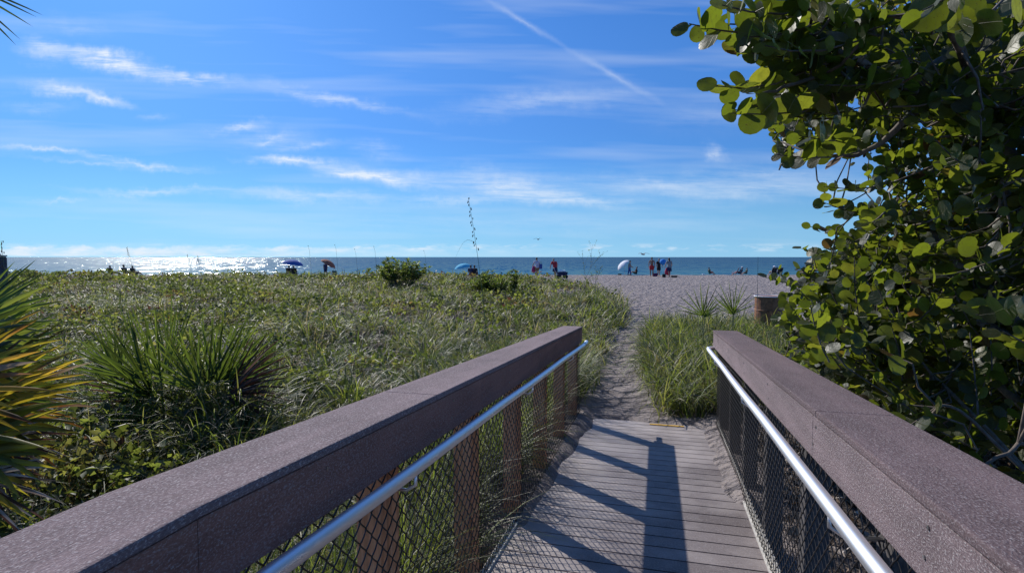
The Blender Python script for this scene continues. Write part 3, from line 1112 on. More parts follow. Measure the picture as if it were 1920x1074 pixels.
# --- tall grass right behind the left railing, seen through the mesh
nS = 12000
Sx = RNG.uniform(1.0, 7.6, nS)
Tx = -1.10 - RNG.uniform(0, 1, nS) ** 1.5 * 1.1
q = np.stack([Sx * AV.x + Tx * TV.x, Sx * AV.y + Tx * TV.y], 1)
cl_ = fbm(q[:, 0] * 2.2, q[:, 1] * 2.2, 515, 2)
kk = RNG.random(nS) < sstep(.3, .6, cl_)
q, cl_ = q[kk], cl_[kk]
nS = len(q)
V, F, R_ = blades(0, q, RNG.uniform(.45, .98, nS) * (.6 + .7 * cl_), RNG.uniform(.0035, .0075, nS), RNG.uniform(0, 6.28, nS), RNG.uniform(.03, .3, nS), RNG.uniform(.2, 1.9, nS), np.clip(RNG.normal(.28, .25, nS), 0, 1), K=5)
me = fast_mesh('rail_grass', V, F, attrs={'rnd': R_})
tag(link('rail_grass', me, M_GRASS), 'tall grass growing close behind the left railing mesh', 'grass', kind='stuff')

# --- long pale arching blades close to the camera side of the dune
nA = 2600
Dn = RNG.uniform(1.5, 4.6, nA)
q = np.stack([RNG.uniform(-1.0, -.12, nA) * Dn, Dn], 1)
ss_, tt_2 = to_st(q[:, 0], q[:, 1])
kk = (tt_2 < -1.12) & (fbm(q[:, 0] * 1.1, q[:, 1] * 1.1, 616, 2) > .42)
q = q[kk]
nA = len(q)
V, F, R_ = blades(0, q, RNG.uniform(.45, .95, nA), RNG.uniform(.0022, .0045, nA), RNG.normal(.3, 1.2, nA), RNG.uniform(.2, .7, nA), RNG.uniform(1.2, 2.6, nA), np.clip(RNG.normal(.6, .2, nA), 0, .95), K=8)
me = fast_mesh('dry_grass', V, F, attrs={'rnd': R_})
tag(link('dry_grass', me, M_DRY), 'long pale arching dead blades along the outside of the left railing', 'dry grass', kind='stuff')

# --- big arching tussocks standing out of the cover
tq = sample_left(560, dmin=2.2, p=0.65)
tq = np.concatenate([tq, np.array([[-2.55 + .09 * i, 4.15 + .12 * (i % 4)] for i in range(9)] + [[-3.3 + .2 * i, 4.9] for i in range(8)])])
bq, bh, baz, brn, bw_ = [], [], [], [], []
for (tx, ty) in tq:
    ss_, tt_2 = to_st(tx, ty)
    if ss_ < S_END + .3 and tt_2 > -1.25:
        continue
    nb = int(RNG.integers(60, 130))
    r0 = RNG.uniform(.08, .22) * (1 + ty / 40)
    a = RNG.uniform(0, 6.28, nb)
    rr_ = r0 * np.sqrt(RNG.random(nb))
    bq.append(np.stack([tx + np.cos(a) * rr_, ty + np.sin(a) * rr_], 1))
    bh.append(RNG.uniform(.55, 1.0, nb) * RNG.uniform(.35, .85))
    baz.append(a + RNG.normal(0, .4, nb))
    brn.append(np.clip(RNG.uniform(.05, .85) + RNG.normal(0, .13, nb), 0, 1))
    bw_.append(RNG.uniform(.0055, .011, nb) * (1 + ty / 12))
bq, bh, baz, brn, bw_ = [np.concatenate(a) for a in (bq, bh, baz, brn, bw_)]
nb = len(bq)
V, F, R_ = blades(0, bq, bh, bw_, baz, RNG.uniform(.05, .45, nb), RNG.uniform(.8, 2.6, nb), brn, K=6)
me = fast_mesh('tussock_grass', V, F, attrs={'rnd': R_})
tag(link('tussock_grass', me, M_GRASS), 'arching grass tussocks standing out of the dune cover', 'grass', kind='stuff')

# --- leafy ground cover: many small leaves on low sprawling mounds
q = sample_left(150000, dmin=1.6, p=0.30)
z1, z2, z3 = zone(q[:, 0], q[:, 1])
leafy = sstep(0.62, 0.44, z1 + 0.16 * sstep(-.6, 1.2, q[:, 0] + .38 * q[:, 1])) * sstep(0.74, 0.60, z3) * 0.9 + 0.08
s_, t_ = to_st(q[:, 0], q[:, 1])
holes = sstep(.42, .55, fbm(q[:, 0] * 1.5, q[:, 1] * 1.5, 919, 3))
keep = (RNG.random(len(q)) < leafy * (.1 + .9 * holes)) & ~((s_ < S_END + .4) & (t_ > -1.06))
q = q[keep]
n = len(q)
D = q[:, 1]
mound = 0.08 + 0.55 * fbm(q[:, 0] * 1.3, q[:, 1] * 1.3, 303, 3) ** 1.3
hz_ = mound * RNG.uniform(0.25, 1.0, n) ** 0.6
P0 = np.stack([q[:, 0], q[:, 1], ground_z(q[:, 0], q[:, 1]) + hz_], 1)
nr = rand_dirs(n, 0.15)
up_ = rand_dirs(n, 0.0)
up_ -= nr * np.sum(up_ * nr, 1)[:, None]
up_ /= np.linalg.norm(up_, axis=1)[:, None]
L_ = RNG.uniform(0.03, 0.068, n) * (1 + D / 15) * np.clip(.35 + D / 6, .5, 1)
patch = fbm(q[:, 0] * 0.9, q[:, 1] * 0.9, 404, 3)
rr = np.clip((patch - .5) * 1.9 + .38 + RNG.normal(0, .15, n), 0, 1)
V, F3_, R_ = leaves(P0, nr, up_, L_, L_ * RNG.uniform(.5, .85, n), rr)
# fine stems under the leaves
m = rng_k = RNG.random(n) < 0.22
V2, F2, R2 = blades(0, q[m], hz_[m] * 1.1 + .03, 0.003 * (1 + D[m] / 8), RNG.uniform(0, 6.28, m.sum()), RNG.uniform(0, .5, m.sum()), RNG.uniform(0, .6, m.sum()), np.full(m.sum(), 0.93), K=2)
VV = np.concatenate([V, V2])
me = fast_mesh('ground_cover', VV, F2 + len(V), F3_, attrs={'rnd': np.concatenate([R_, R2])})
tag(link('ground_cover', me, M_COVER), 'low leafy olive green creeper cover filling the middle of the dune', 'ground cover', kind='stuff')

# --- clump of grass right of the path, and scruff behind the right railing
def clump(n, name, label, green, hmin, hmax, wmul, box, mat, extra=None):
    out = []
    tot = 0
    while tot < n:
        X_ = RNG.uniform(box[0], box[1], n * 2)
        Y_ = RNG.uniform(box[2], box[3], n * 2)
        ok = RNG.random(n * 2) < veg_right(X_, Y_) * (extra(X_, Y_) if extra else 1)
        out.append(np.stack([X_[ok], Y_[ok]], 1))
        tot += ok.sum()
    q = np.concatenate(out)[:n]
    cell = 0.2
    cx = np.floor(q[:, 0] / cell)
    cy = np.floor(q[:, 1] / cell)
    hx = (np.sin(cx * 12.9898 + cy * 78.233) * 43758.5453) % 1
    hy = (np.sin(cx * 39.346 + cy * 11.135) * 24634.6345) % 1
    cen = np.stack([(cx + .2 + .6 * hx) * cell, (cy + .2 + .6 * hy) * cell], 1)
    q = q + (cen - q) * RNG.uniform(0.1, 0.8, n)[:, None]
    off = q - cen
    az = np.arctan2(off[:, 1], off[:, 0]) + RNG.normal(0, 0.8, n)
    D = q[:, 1]
    h = RNG.uniform(hmin, hmax, n) * (0.75 + 0.5 * hx)
    rn_ = np.clip(green + 0.35 * (hy - .5) + RNG.normal(0, .17, n), 0, 1)
    V, F, R_ = blades(0, q, h, RNG.uniform(.006, .012, n) * (1 + D / 12) * wmul, az, RNG.uniform(.05, .5, n), RNG.uniform(.6, 2.9, n), rn_, K=5)
    me = fast_mesh(name, V, F, attrs={'rnd': R_})
    return tag(link(name, me, mat), label, 'grass', kind='stuff')


clump(24000, 'path_grass', 'bright green grass clump between the sandy path and the right railing end', 0.52, 0.26, 0.80, 1.0, (1.4, 5.8, 6.2, 14.5), M_GRASS, lambda x, y: np.clip(1.25 - (y - 6) / 14, .3, 1))
clump(9000, 'dead_path_grass', 'brown and grey dead grass at the foot of the path clump', 0.4, 0.15, 0.45, 0.6, (1.5, 6.5, 6.2, 13), M_DRY)


# ------------------------------------------------------------------ shrubs on the dune
def shrub(c, w, h, n, label, leaf=0.07, group=None):
    """rounded beach shrub: stems from the foot, leaves gathered in whorls"""
    root = empty('shrub', c, 0, label, 'shrub', group)
    R_ = np.random.default_rng(int(abs(c[0]) * 100) + 5)
    st = MB()
    P0, NR, UP = [], [], []
    for i in range(n):
        th = R_.uniform(0, 6.28)
        rr = w / 2 * math.sqrt(R_.uniform(0, 1))
        top = h * (1 - 0.45 * (rr / (w / 2)) ** 2) * R_.uniform(0.72, 1.08)
        tip = Vector((rr * math.cos(th), rr * math.sin(th), top))
        b = Vector((rr * .35 * math.cos(th), rr * .35 * math.sin(th), 0))
        mid = (b + tip) / 2 + Vector((R_.normal(0, .05), R_.normal(0, .05), .03))
        st.tube([b, mid, tip], [.008, .006, .004], 4, cap=False)
        for k in range(4):
            f = 1 - k * 0.13
            pc_ = b.lerp(tip, f)
            for j in range(7):
                a = R_.uniform(0, 6.28)
                el = R_.uniform(.1, 1.2) if k == 0 else R_.uniform(-.2, .7)
                d = Vector((math.cos(a) * math.cos(el), math.sin(a) * math.cos(el), math.sin(el)))
                nn = Vector((0, 0, 1)) - d * d.z
                if nn.length < .1:
                    nn = d.orthogonal()
                nn.normalize()
                P0.append(pc_)
                NR.append(nn)
                UP.append(d)
    m = len(P0)
    rnd = R_.uniform(0, 1, m)
    V, F, RR = leaves(np.array(P0), np.array(NR), np.array(UP), R_.uniform(.8, 1.3, m) * leaf, R_.uniform(.35, .5, m) * leaf, rnd)
    link('foliage', fast_mesh('foliage', V, None, F, attrs={'rnd': RR}), M_SHRUB, root)
    st.build('stem', M_BARK, root)
    return root


g = lambda x, y: float(ground_z(x, y))
p = P(752, 520, 25)
shrub((p.x, 25, g(p.x, 25)), 2.7, 1.3, 120, 'rounded leafy green shrub rising above the dune edge against the sea', 0.16)
p = P(915, 520, 22)
shrub((p.x, 22, g(p.x, 22)), 1.7, 0.95, 80, 'low leafy green shrub below the tall seed stalk', 0.13)
p = P(963, 520, 21)
shrub((p.x, 21, g(p.x, 21)), 0.36, 1.1, 14, 'small upright leafy sprig just right of the low shrub', 0.13)


# ------------------------------------------------------------------ sea oats and weeds
def sea_oats(px, top_py, D, label, lean=0.0, group=None, head=0.35, thick=1.0, droop=1):
    tip = P(px, top_py, D)
    zb = g(tip.x, D)
    hgt = tip.z - zb
    root = empty('sea_oats', (tip.x + lean, D, zb), 0, label, 'sea oats', group)
    m = MB()
    pts = []
    for i in range(9):
        f = i / 8
        pts.append(Vector((-lean * f ** 1.5, 0, hgt * f)))
    m.tube(pts, [0.0042 * thick * (1 - .55 * i / 8) for i in range(9)], 5)
    m.build('stalk', M_TWIG if thick < 1 else M_SHRUBSTEM, root)
    hd = MB()
    R_ = random.Random(px)
    nh = 16
    for i in range(nh):
        f = 1 - head * i / nh
        b = Vector((-lean * f ** 1.5, 0, hgt * f))
        sgn = -1 if i % 3 else 1
        ln = (0.016 + 0.026 * (i / nh)) * thick
        e = b + Vector((sgn * ln * .6, R_.uniform(-.02, .02), -ln * .45))
        hd.tube([b, e], .0012 * thick, 3)
        if i < nh - 1:
            f2 = 1 - head * (i + 1) / nh
            hd.tube([b, Vector((-lean * f2 ** 1.5, 0, hgt * f2))], .002 * thick, 3)
        # flat overlapping spikelets
        hd.ball(e, .0078 * thick, 6, 4, (.8, .3, 2.0))
        if i % 2:
            hd.ball(e + Vector((sgn * .004, 0, -.012)) * thick, .008 * thick, 6, 4, (.9, .3, 1.6))
    hd.build('seed_head', M_SEED, root)
    if droop:
        lf = MB()
        b = pts[5] + (pts[6] - pts[5]) * .6
        arc = [b + Vector((-.30 * hgt * .45 * (k / 5), 0, .05 * hgt * math.sin(k / 5 * 3.0) - .10 * hgt * (k / 5) ** 2)) for k in range(6)]
        lf.tube(arc, [.0032, .003, .0026, .002, .0014, .0008], 3)
        lf.build('leaf', M_SHRUBSTEM, root)
    return root


M_SHRUBSTEM = simple('green_stalk', (0.16, 0.20, 0.08), 0.6)
M_SEED = simple('seed_brown', (0.10, 0.075, 0.045), 0.8, nscale=60, namp=0.4)
sea_oats(878, 371, 10.5, 'tall leaning sea oats stalk with dark seed head against the sky', lean=0.33, head=0.34, thick=1.35)
SO = 'small sea oats stalks along the dune edge'
sea_oats(238, 463, 26, 'sea oats seed head over the brightest sea glitter on the left', 0.3, SO, .22, 1.4, 0)
sea_oats(351, 477, 28, 'left one of two short sea oats heads side by side', .25, SO, .2, 1.3, 0)
sea_oats(370, 479, 28, 'right one of two short sea oats heads side by side', .2, SO, .2, 1.3, 0)
sea_oats(2, 452, 7.2, 'sea oats head beside the dark post top at the left frame edge', .1, SO, .18, 1.0, 0)
for px_, py_, lb in ((580, 461, 'thin bare stalk above the blue umbrella chairs'), (630, 459, 'thin bare stalk just right of the brown umbrella'), (667, 467, 'short thin stalk between the brown umbrella and the shrub'),
                     (703, 462, 'thin stalk above the left side of the rounded shrub'), (797, 470, 'thin stalk above the right side of the rounded shrub')):
    p = P(px_, py_, 24)
    zb = g(p.x, 24)
    m = MB()
    hh_ = p.z - zb
    m.tube([Vector((.08, 0, 0)), Vector((.06, 0, hh_ * .5)), Vector((0, 0, hh_ * .9)), Vector((-.05, 0, hh_))], [.006, .005, .004, .003], 4)
    m.ball((-.05, 0, hh_), .016, 5, 4)
    o = m.build('grass_stalk', M_TWIG)
    o.location = (p.x, 24, zb)
    tag(o, lb, 'grass stalk', 'thin bare stalks above the dune')


def weed(px, py, D, label, seed, spread=.35, group=None):
    R_ = random.Random(seed)
    tip = P(px, py, D)
    zb = g(tip.x, D)
    h = tip.z - zb
    root = empty('tall_weed', (tip.x - spread * .35, D, zb), 0, label, 'weed', group)
    m = MB()
    P0, NR, UP = [], [], []

    def branch(b, d, L, r, lev):
        pts = [b]
        for i in range(4):
            d = (d + Vector((R_.uniform(-.12, .12), R_.uniform(-.12, .12), .06))).normalized()
            pts.append(pts[-1] + d * L / 4)
        m.tube(pts, [r, r * .85, r * .7, r * .55, r * .4], 4, cap=False)
        if lev < 2:
            for i in (1, 2, 3, 3):
                a = R_.uniform(-1, 1)
                nd = (d + Vector((a * .8, R_.uniform(-.5, .5), R_.uniform(-.1, .3)))).normalized()
                branch(pts[i], nd, L * R_.uniform(.35, .55), r * .55, lev + 1)
        if lev:
            for i in range(5):
                P0.append(pts[R_.randint(1, 4)])
                v_ = Vector((R_.uniform(-1, 1), R_.uniform(-1, 1), R_.uniform(-.3, .8))).normalized()
                UP.append(v_)
                NR.append(v_.orthogonal().normalized())
    branch(Vector((0, 0, 0)), Vector((spread * .6, 0, 1)).normalized(), h, .010, 0)
    m.build('stem', M_TWIG, root)
    n = len(P0)
    V, F, RR = leaves(np.array(P0), np.array(NR), np.array(UP), np.full(n, .045), np.full(n, .02), np.random.default_rng(seed).uniform(0, 1, n))
    link('foliage', fast_mesh('foliage', V, None, F, attrs={'rnd': RR}), M_SHRUB, root)


weed(1092, 470, 19, 'tall sparse weed with a forked stem beside the walkers in front of the sea', 5, .7)
weed(1120, 512, 17, 'short twiggy weed standing before the open sand', 9, .3)


# ------------------------------------------------------------------ palmettos
def frond(root, hub, base, direction, nrm, L, n=20, spread=2.3, droop=0.5, w=0.020, rnd=0.4, rj=.15, mat=None, name='frond', seed=0, dead=0.0):
    """fan leaf: petiole from base to hub, n folded leaflets radiating in the plane whose normal is nrm"""
    R_ = np.random.default_rng(seed)
    hub = Vector(hub)
    d = Vector(direction).normalized()
    nv = Vector(nrm)
    nv = (nv - d * nv.dot(d)).normalized()
    sd_ = nv.cross(d)
    V, F, RN = [], [], []

    def addv(*pp):
        b = len(V)
        V.extend([tuple(x) for x in pp])
        return b
    K = 6
    for i in range(n):
        a = (i / (n - 1) - .5) * spread + R_.normal(0, .03)
        dd = d * math.cos(a) + sd_ * math.sin(a)
        # whole fan is bent like a shallow saddle
        dd = (dd + nv * (0.10 * math.cos(a * 2) + R_.normal(0, .05 + .12 * dead))).normalized()
        ln = L * (0.72 + 0.28 * math.cos(a)) * R_.uniform(.86, 1.06)
        ss = dd.cross(nv).normalized()
        dr = droop * R_.uniform(.5, 1.5)
        ww = w * R_.uniform(.85, 1.15)
        p_ = hub.copy()
        cd = dd.copy()
        r_ = float(np.clip(rnd + R_.normal(0, rj), 0, 1))
        rows = []
        fold = 0.55 + R_.uniform(-.15, .25)
        tw = R_.normal(0, .25 + .6 * dead)
        for k in range(K + 1):
            t = k / K
            prof = min(1.0, 0.35 + t * 3.2) * (1 - t ** 2.6) ** 0.8 + 0.02
            s2 = (ss * math.cos(tw * t) + nv * math.sin(tw * t))
            n2 = cd.cross(s2).normalized()
            hw = ww * prof
            rows.append((p_ - s2 * hw + n2 * hw * fold, p_ + Vector((0, 0, 0)), p_ + s2 * hw + n2 * hw * fold))
            cd = (cd + Vector((0, 0, -1)) * dr * (t ** 1.3) / K * 1.6).normalized()
            p_ = p_ + cd * ln / K
        b = len(V)
        for rw in rows:
            V.extend([tuple(x) for x in rw])
        tipd = R_.uniform(.0, .25)
        for k in range(K + 1):
            val = r_ if k < K - 1 else min(1, r_ + tipd)
            RN += [val] * 3
        for k in range(K):
            o_ = b + 3 * k
            F.append((o_, o_ + 1, o_ + 4, o_ + 3))
            F.append((o_ + 1, o_ + 2, o_ + 5, o_ + 4))
    me = fast_mesh(name, np.array(V), np.array(F), attrs={'rnd': np.array(RN)})
    fo = link(name, me, mat or M_PALM, root)
    pt = MB()
    base = Vector(base)
    midp = (base + hub) / 2 - d * 0.02 + Vector((0, 0, .03))
    pt.tube([base, midp, hub + d * .02], [.011, .008, .006], 6)
    po = pt.build('petiole', M_STALKG, fo)
    return fo


M_STALKG = simple('petiole_green', (0.11, 0.13, 0.05), 0.55)
M_TRUNK = simple('fibrous_trunk', (0.10, 0.075, 0.055), 0.95, nscale=35, namp=0.6)
rt = empty('saw_palmetto', (0, 0, 0), 0, 'large saw palmetto at the left edge with green upper and yellow orange lower fans', 'palmetto', 'saw palmettos')
R_ = random.Random(3)
spec = [  # hub px,py,D ; dir (x right, y ahead, z up), L, mat, rnd
    ((-70, 610, 3.3), (1, .15, .20), .66, M_PALM, .85), ((-110, 650, 3.0), (1, -.1, .10), .74, M_PALM, .6), ((-50, 590, 3.9), (.9, .4, .45), .46, M_PALM, .6),
    ((-40, 640, 3.6), (1, .1, .30), .58, M_PALM, .75), ((-30, 665, 3.9), (.8, .5, .25), .60, M_PALM, .5), ((-90, 690, 3.2), (1, .0, .12), .70, M_PALM, .55),
    ((-150, 735, 2.7), (1, .1, .12), .72, M_PALMY, .55), ((-80, 745, 2.9), (1, .2, .22), .70, M_PALMY, .42), ((-100, 800, 2.7), (1, .1, .03), .70, M_PALMY, .18),
    ((-50, 770, 3.2), (1, .25, .10), .74, M_PALMY, .58), ((-110, 860, 2.6), (1, .1, -.12), .60, M_PALMY, .25), ((-20, 735, 3.5), (1, .1, .15), .60, M_PALM, .5),
    ((-20, 810, 3.1), (.9, 0, -.25), .56, M_PALMD, .6), ((-70, 840, 2.9), (.8, .1, -.45), .56, M_PALMD, .3), ((-10, 770, 3.6), (.9, .3, -.15), .56, M_PALMD, .9),
    ((-60, 890, 2.6), (.8, 0, -.5), .50, M_PALMD, .8)]
cb = P(-260, 900, 3.1)
for i, (h_, d_, L_, mt, rn0) in enumerate(spec):
    hub = P(h_[0] - 15, h_[1] + 6, h_[2])
    L_ = L_ * .90
    nrm = Vector((-.2 + R_.uniform(-.3, .3), -1.0 + R_.uniform(-.35, .3), .45 if mt is M_PALM else .6))
    frond(rt, hub, cb + Vector((R_.uniform(-.1, .1), R_.uniform(-.2, .2), .25 if d_[2] > 0 else .1)), d_, nrm, L_, n=16, spread=1.9 if mt is M_PALM else 1.7,
          droop=.35 if mt is M_PALM else .5, w=.019 if mt is not M_PALMD else .009, rnd=rn0, rj=.16 if mt is M_PALM else .26, mat=mt, seed=i + 20, dead=.6 if mt is M_PALMD else .15)
m = MB()
m.tube([cb + Vector((-.1, 0, -.4)), cb, cb + Vector((.05, 0, .3))], [.14, .13, .10], 10)
m.build('trunk', M_TRUNK, rt)

rt = empty('saw_palmetto', (0, 0, 0), 0, 'saw palmetto in mid dune with upright green fans, left of its browning twin', 'palmetto', 'saw palmettos')
b1 = P(335, 770, 4.9)
b1.z = max(b1.z, 0.05)
for i, (h_, d_, L_, mt, rn0) in enumerate([
        ((300, 700, 4.9), (-.25, .1, 1), .60, M_PALM, .22), ((270, 705, 4.8), (-.8, 0, .75), .60, M_PALM, .3), ((315, 690, 5.1), (.1, .3, 1), .64, M_PALM, .15),
        ((235, 715, 5.2), (-.6, .1, .7), .50, M_PALM, .35), ((285, 735, 4.6), (-.5, -.3, .55), .46, M_PALM, .2), ((215, 690, 5.6), (-.4, .1, 1), .44, M_PALM, .3), ((265, 745, 4.7), (-.9, -.2, -.15), .48, M_PALMD, .5)]):
    frond(rt, P(*h_) + Vector((0, 0, -.03)), P(*h_) + Vector((0, .08, -.16)), d_, Vector((R_.uniform(-.5, .5), -1, R_.uniform(.1, .6))), L_ * 1.15, n=13, spread=1.45, droop=.06 if mt is M_PALM else .5, w=.0105, rnd=rn0, rj=.16, mat=mt, seed=i + 60, dead=.1 if mt is M_PALM else .6)
m = MB()
rt = empty('saw_palmetto', (0, 0, 0), 0, 'saw palmetto in mid dune with red brown dead fans on its right side', 'palmetto', 'saw palmettos')
b1 = P(395, 780, 4.8)
b1.z = max(b1.z, 0.05)
for i, (h_, d_, L_, mt, rn0) in enumerate([
        ((390, 715, 4.8), (-.15, .1, 1), .54, M_PALM, .35), ((405, 712, 4.9), (.45, .1, 1), .60, M_PALM, .25), ((370, 720, 4.6), (-.6, -.1, .9), .46, M_PALM, .5),
        ((420, 715, 4.9), (.95, .1, .75), .56, M_PALM, .4), ((430, 725, 4.8), (1, 0, .40), .50, M_PALMD, .35), ((425, 735, 4.7), (.9, -.2, .1), .46, M_PALMD, .15), ((435, 720, 5.0), (.8, .4, .6), .50, M_PALMD, .2)]):
    frond(rt, P(*h_) + Vector((0, 0, -.03)), P(*h_) + Vector((0, .05, -.35)), d_, Vector((R_.uniform(-.5, .5), -1, R_.uniform(.1, .6))), L_ * 1.15, n=13, spread=1.45, droop=.06 if mt is M_PALM else .35, w=.0105, rnd=rn0, rj=.16, mat=mt, seed=i + 90, dead=.1 if mt is M_PALM else .5)
m = MB()

for (hx_, hy_, D_, lb, dirs) in (
        (1318, 592, 9.6, 'young palmetto of stiff pointed leaves in the clump nearer the path', ((-.25, 1, .0, 2.3, .53), (.3, .7, .4, 1.6, .40))),
        (1374, 588, 10.2, 'young palmetto of stiff pointed leaves in front of the brown barrel', ((.15, 1, 0, 2.0, .56), (-.35, .8, .3, 1.5, .42)))):
    rt = empty('young_palmetto', (0, 0, 0), 0, lb, 'palmetto', 'young palmettos in the path clump')
    hb = P(hx_, hy_, D_)
    b1 = Vector((hb.x, hb.y, g(hb.x, hb.y)))
    for i, (dx_, dz_, dy_, sp_, L_) in enumerate(dirs):
        frond(rt, hb + Vector((.05 * i, .06 * i, -.03 * i)), b1, (dx_, dy_, dz_), (0, -1, .15), L_ * 1.12, n=10, spread=sp_, droop=.02, w=.0095, rnd=.3, rj=.1, mat=M_PALM, seed=int(hx_) + i)

# cabbage palm whose leaf tips hang into the top left corner
rt = empty('cabbage_palm', (0, 0, 0), 0, 'palm leaf tips hanging into the top left corner of the sky', 'palm')
hb = P(-110, -50, 2.6)
cr = Vector((-3.6, 2.3, 3.05))
frond(rt, hb, cr, (1, .05, -.50), (0, -1, .3), .50, n=7, spread=.62, droop=.08, w=.006, rnd=.1, rj=.1, mat=M_PALM, seed=301)
for i, dd in enumerate(((.3, 1, .5), (-1, .3, .4), (-.4, -.8, .6), (.6, -.7, .8), (-.5, 1, .1))):
    dv = Vector(dd).normalized()
    frond(rt, cr + dv * .7, cr, dv + Vector((0, 0, -.3)), (0, 0, 1), .7, n=22, spread=2.4, droop=.6, w=.02, rnd=.3, mat=M_PALM, seed=310 + i)
m = MB()
m.tube([Vector((-3.7, 2.3, -.2)), Vector((-3.65, 2.3, 1.5)), cr], [.16, .14, .13], 10)
m.build('trunk', M_TRUNK, rt)

# ------------------------------------------------------------------ sea grape tree
POLY = [(1296, 38), (1400, 8), (1500, -30), (2100, -30), (2100, 1100), (1960, 960), (1880, 905), (1745, 812), (1620, 742), (1530, 700), (1500, 668), (1470, 615), (1462, 565), (1475, 530), (1515, 500), (1540, 450),
        (1585, 415), (1610, 375), (1670, 345), (1610, 325), (1560, 305), (1530, 272), (1590, 240), (1610, 215), (1500, 215), (1410, 205), (1375, 170), (1450, 118), (1395, 95), (1370, 62)]


def inpoly(x, y):
    c = False
    j = len(POLY) - 1
    for i in range(len(POLY)):
        xi, yi = POLY[i]
        xj, yj = POLY[j]
        if ((yi > y) != (yj > y)) and (x < (xj - xi) * (y - yi) / (yj - yi) + xi):
            c = not c
        j = i
    return c


tree = empty('sea_grape_tree', (0, 0, 0), 0, 'large sea grape tree with round leaves overhanging the right railing', 'tree')
RT = random.Random(17)
trunk_b = BW(3.6, 2.7, 0)
trunk_b.z = -0.1
br = MB()
nodes = []   # points leaves can hang from


def limb(pts, r0, r1, n=7):
    P_ = [Vector(p) for p in pts]
    # resample with wobble
    out = []
    for i_ in range(len(P_) - 1):
        p0_, p1_, p2_, p3_ = P_[max(i_ - 1, 0)], P_[i_], P_[i_ + 1], P_[min(i_ + 2, len(P_) - 1)]
        for k in range(6):
            t_ = k / 6
            q_ = .5 * ((2 * p1_) + (p2_ - p0_) * t_ + (2 * p0_ - 5 * p1_ + 4 * p2_ - p3_) * t_ ** 2 + (3 * p1_ - p0_ - 3 * p2_ + p3_) * t_ ** 3)
            out.append(q_ + Vector((RT.uniform(-1, 1), RT.uniform(-1, 1), RT.uniform(-1, 1))) * .008)
    out.append(P_[-1])
    rr = [r0 + (r1 - r0) * i / (len(out) - 1) for i in range(len(out))]
    br.tube(out, rr, n)
    nodes.extend(out)
    return out


tb = trunk_b
L1 = limb([tb, BW(3.5, 2.3, .9), P(1860, 245, 3.6), P(1740, 185, 3.2), P(1600, 110, 3.0), P(1510, 62, 2.9)], .050, .012)
limb([P(1740, 185, 3.2), P(1690, 235, 3.2), P(1610, 290, 3.3), P(1520, 288, 3.4)], .025, .007)
limb([P(1600, 110, 3.0), P(1520, 150, 2.9), P(1430, 175, 2.85)], .016, .006)
limb([P(1860, 245, 3.6), P(1800, 90, 3.0), P(1740, -40, 2.8), P(1650, -100, 2.7)], .028, .010)
limb([tb + Vector((.1, .1, .1)), BW(4.4, 2.4, 1.0), P(1720, 420, 4.6), P(1620, 400, 4.7), P(1560, 385, 4.8)], .06, .010)
limb([BW(4.4, 2.4, 1.0), P(1690, 520, 5.0), P(1590, 500, 5.4), P(1510, 510, 5.8)], .04, .008)
limb([BW(4.0, 2.4, .5), P(1700, 600, 4.8), P(1600, 590, 5.3), P(1520, 600, 5.8)], .035, .008)
limb([tb, BW(2.9, 2.5, .8), P(1960, 480, 3.3), P(1900, 380, 3.1), P(1840, 300, 2.9)], .030, .010)
limb([tb, BW(3.2, 1.9, .35), P(1750, 700, 3.6), P(1690, 650, 3.8)], .017, .006)
limb([BW(3.2, 1.9, .35), P(1800, 770, 3.1), P(1735, 790, 3.0), P(1725, 830, 2.95)], .011, .005)
limb([tb, BW(4.6, 3.6, 1.5), BW(5.6, 4.0, 2.8)], .06, .02)
limb([tb, BW(3.0, 3.8, 1.5), BW(2.6, 4.4, 3.0)], .06, .02)
limb([tb, BW(6.0, 3.0, 1.2), BW(7.2, 2.6, 1.5)], .05, .012)
limb([P(1920, 830, 2.6), P(1850, 870, 2.5), P(1825, 900, 2.5)], .010, .004)

# crown volume in boardwalk coordinates
twigs = []
tries = 0
while len(twigs) < 2700 and tries < 160000:
    tries += 1
    s = RT.uniform(.7, 8.2)
    t = RT.uniform(.70, 5.2)
    z = RT.uniform(.05, 4.6)
    p = AV * s + TV * t + Vector((0, 0, z))
    if p.y < 1.5:
        continue
    x_, y_, d_ = pix(p.x, p.y, p.z)
    if t < 1.0 and z < 1.42:
        continue
    if s > 6.6 and z > 2.4 - .2 * (s - 6.6):
        continue
    if x_ < 1930 and not inpoly(x_ - (95 if 225 < y_ < 375 else (35 if 375 <= y_ < 500 else (5 if y_ < 600 else 0))), y_ - (8 if y_ > 480 else 0)):
        continue
    if d_ < 2.7 + (.5 if y_ > 420 else 0):
        continue
    if x_ > 2150 or y_ < -260:
        if RT.random() > .25:
            continue
    # openings where the sky shows in the upper crown
    op = float(fbm(np.array([x_ / 95.0]), np.array([y_ / 95.0]), 61, 2)[0])
    if y_ < 330 and op < .36 and RT.random() < .85:
        continue
    if y_ < 330 and x_ < 1930 and RT.random() < .10:
        continue
    if y_ > 640 and RT.random() < .45 * sstep(640, 800, np.array(y_)):
        continue
    twigs.append((p, None, 0))
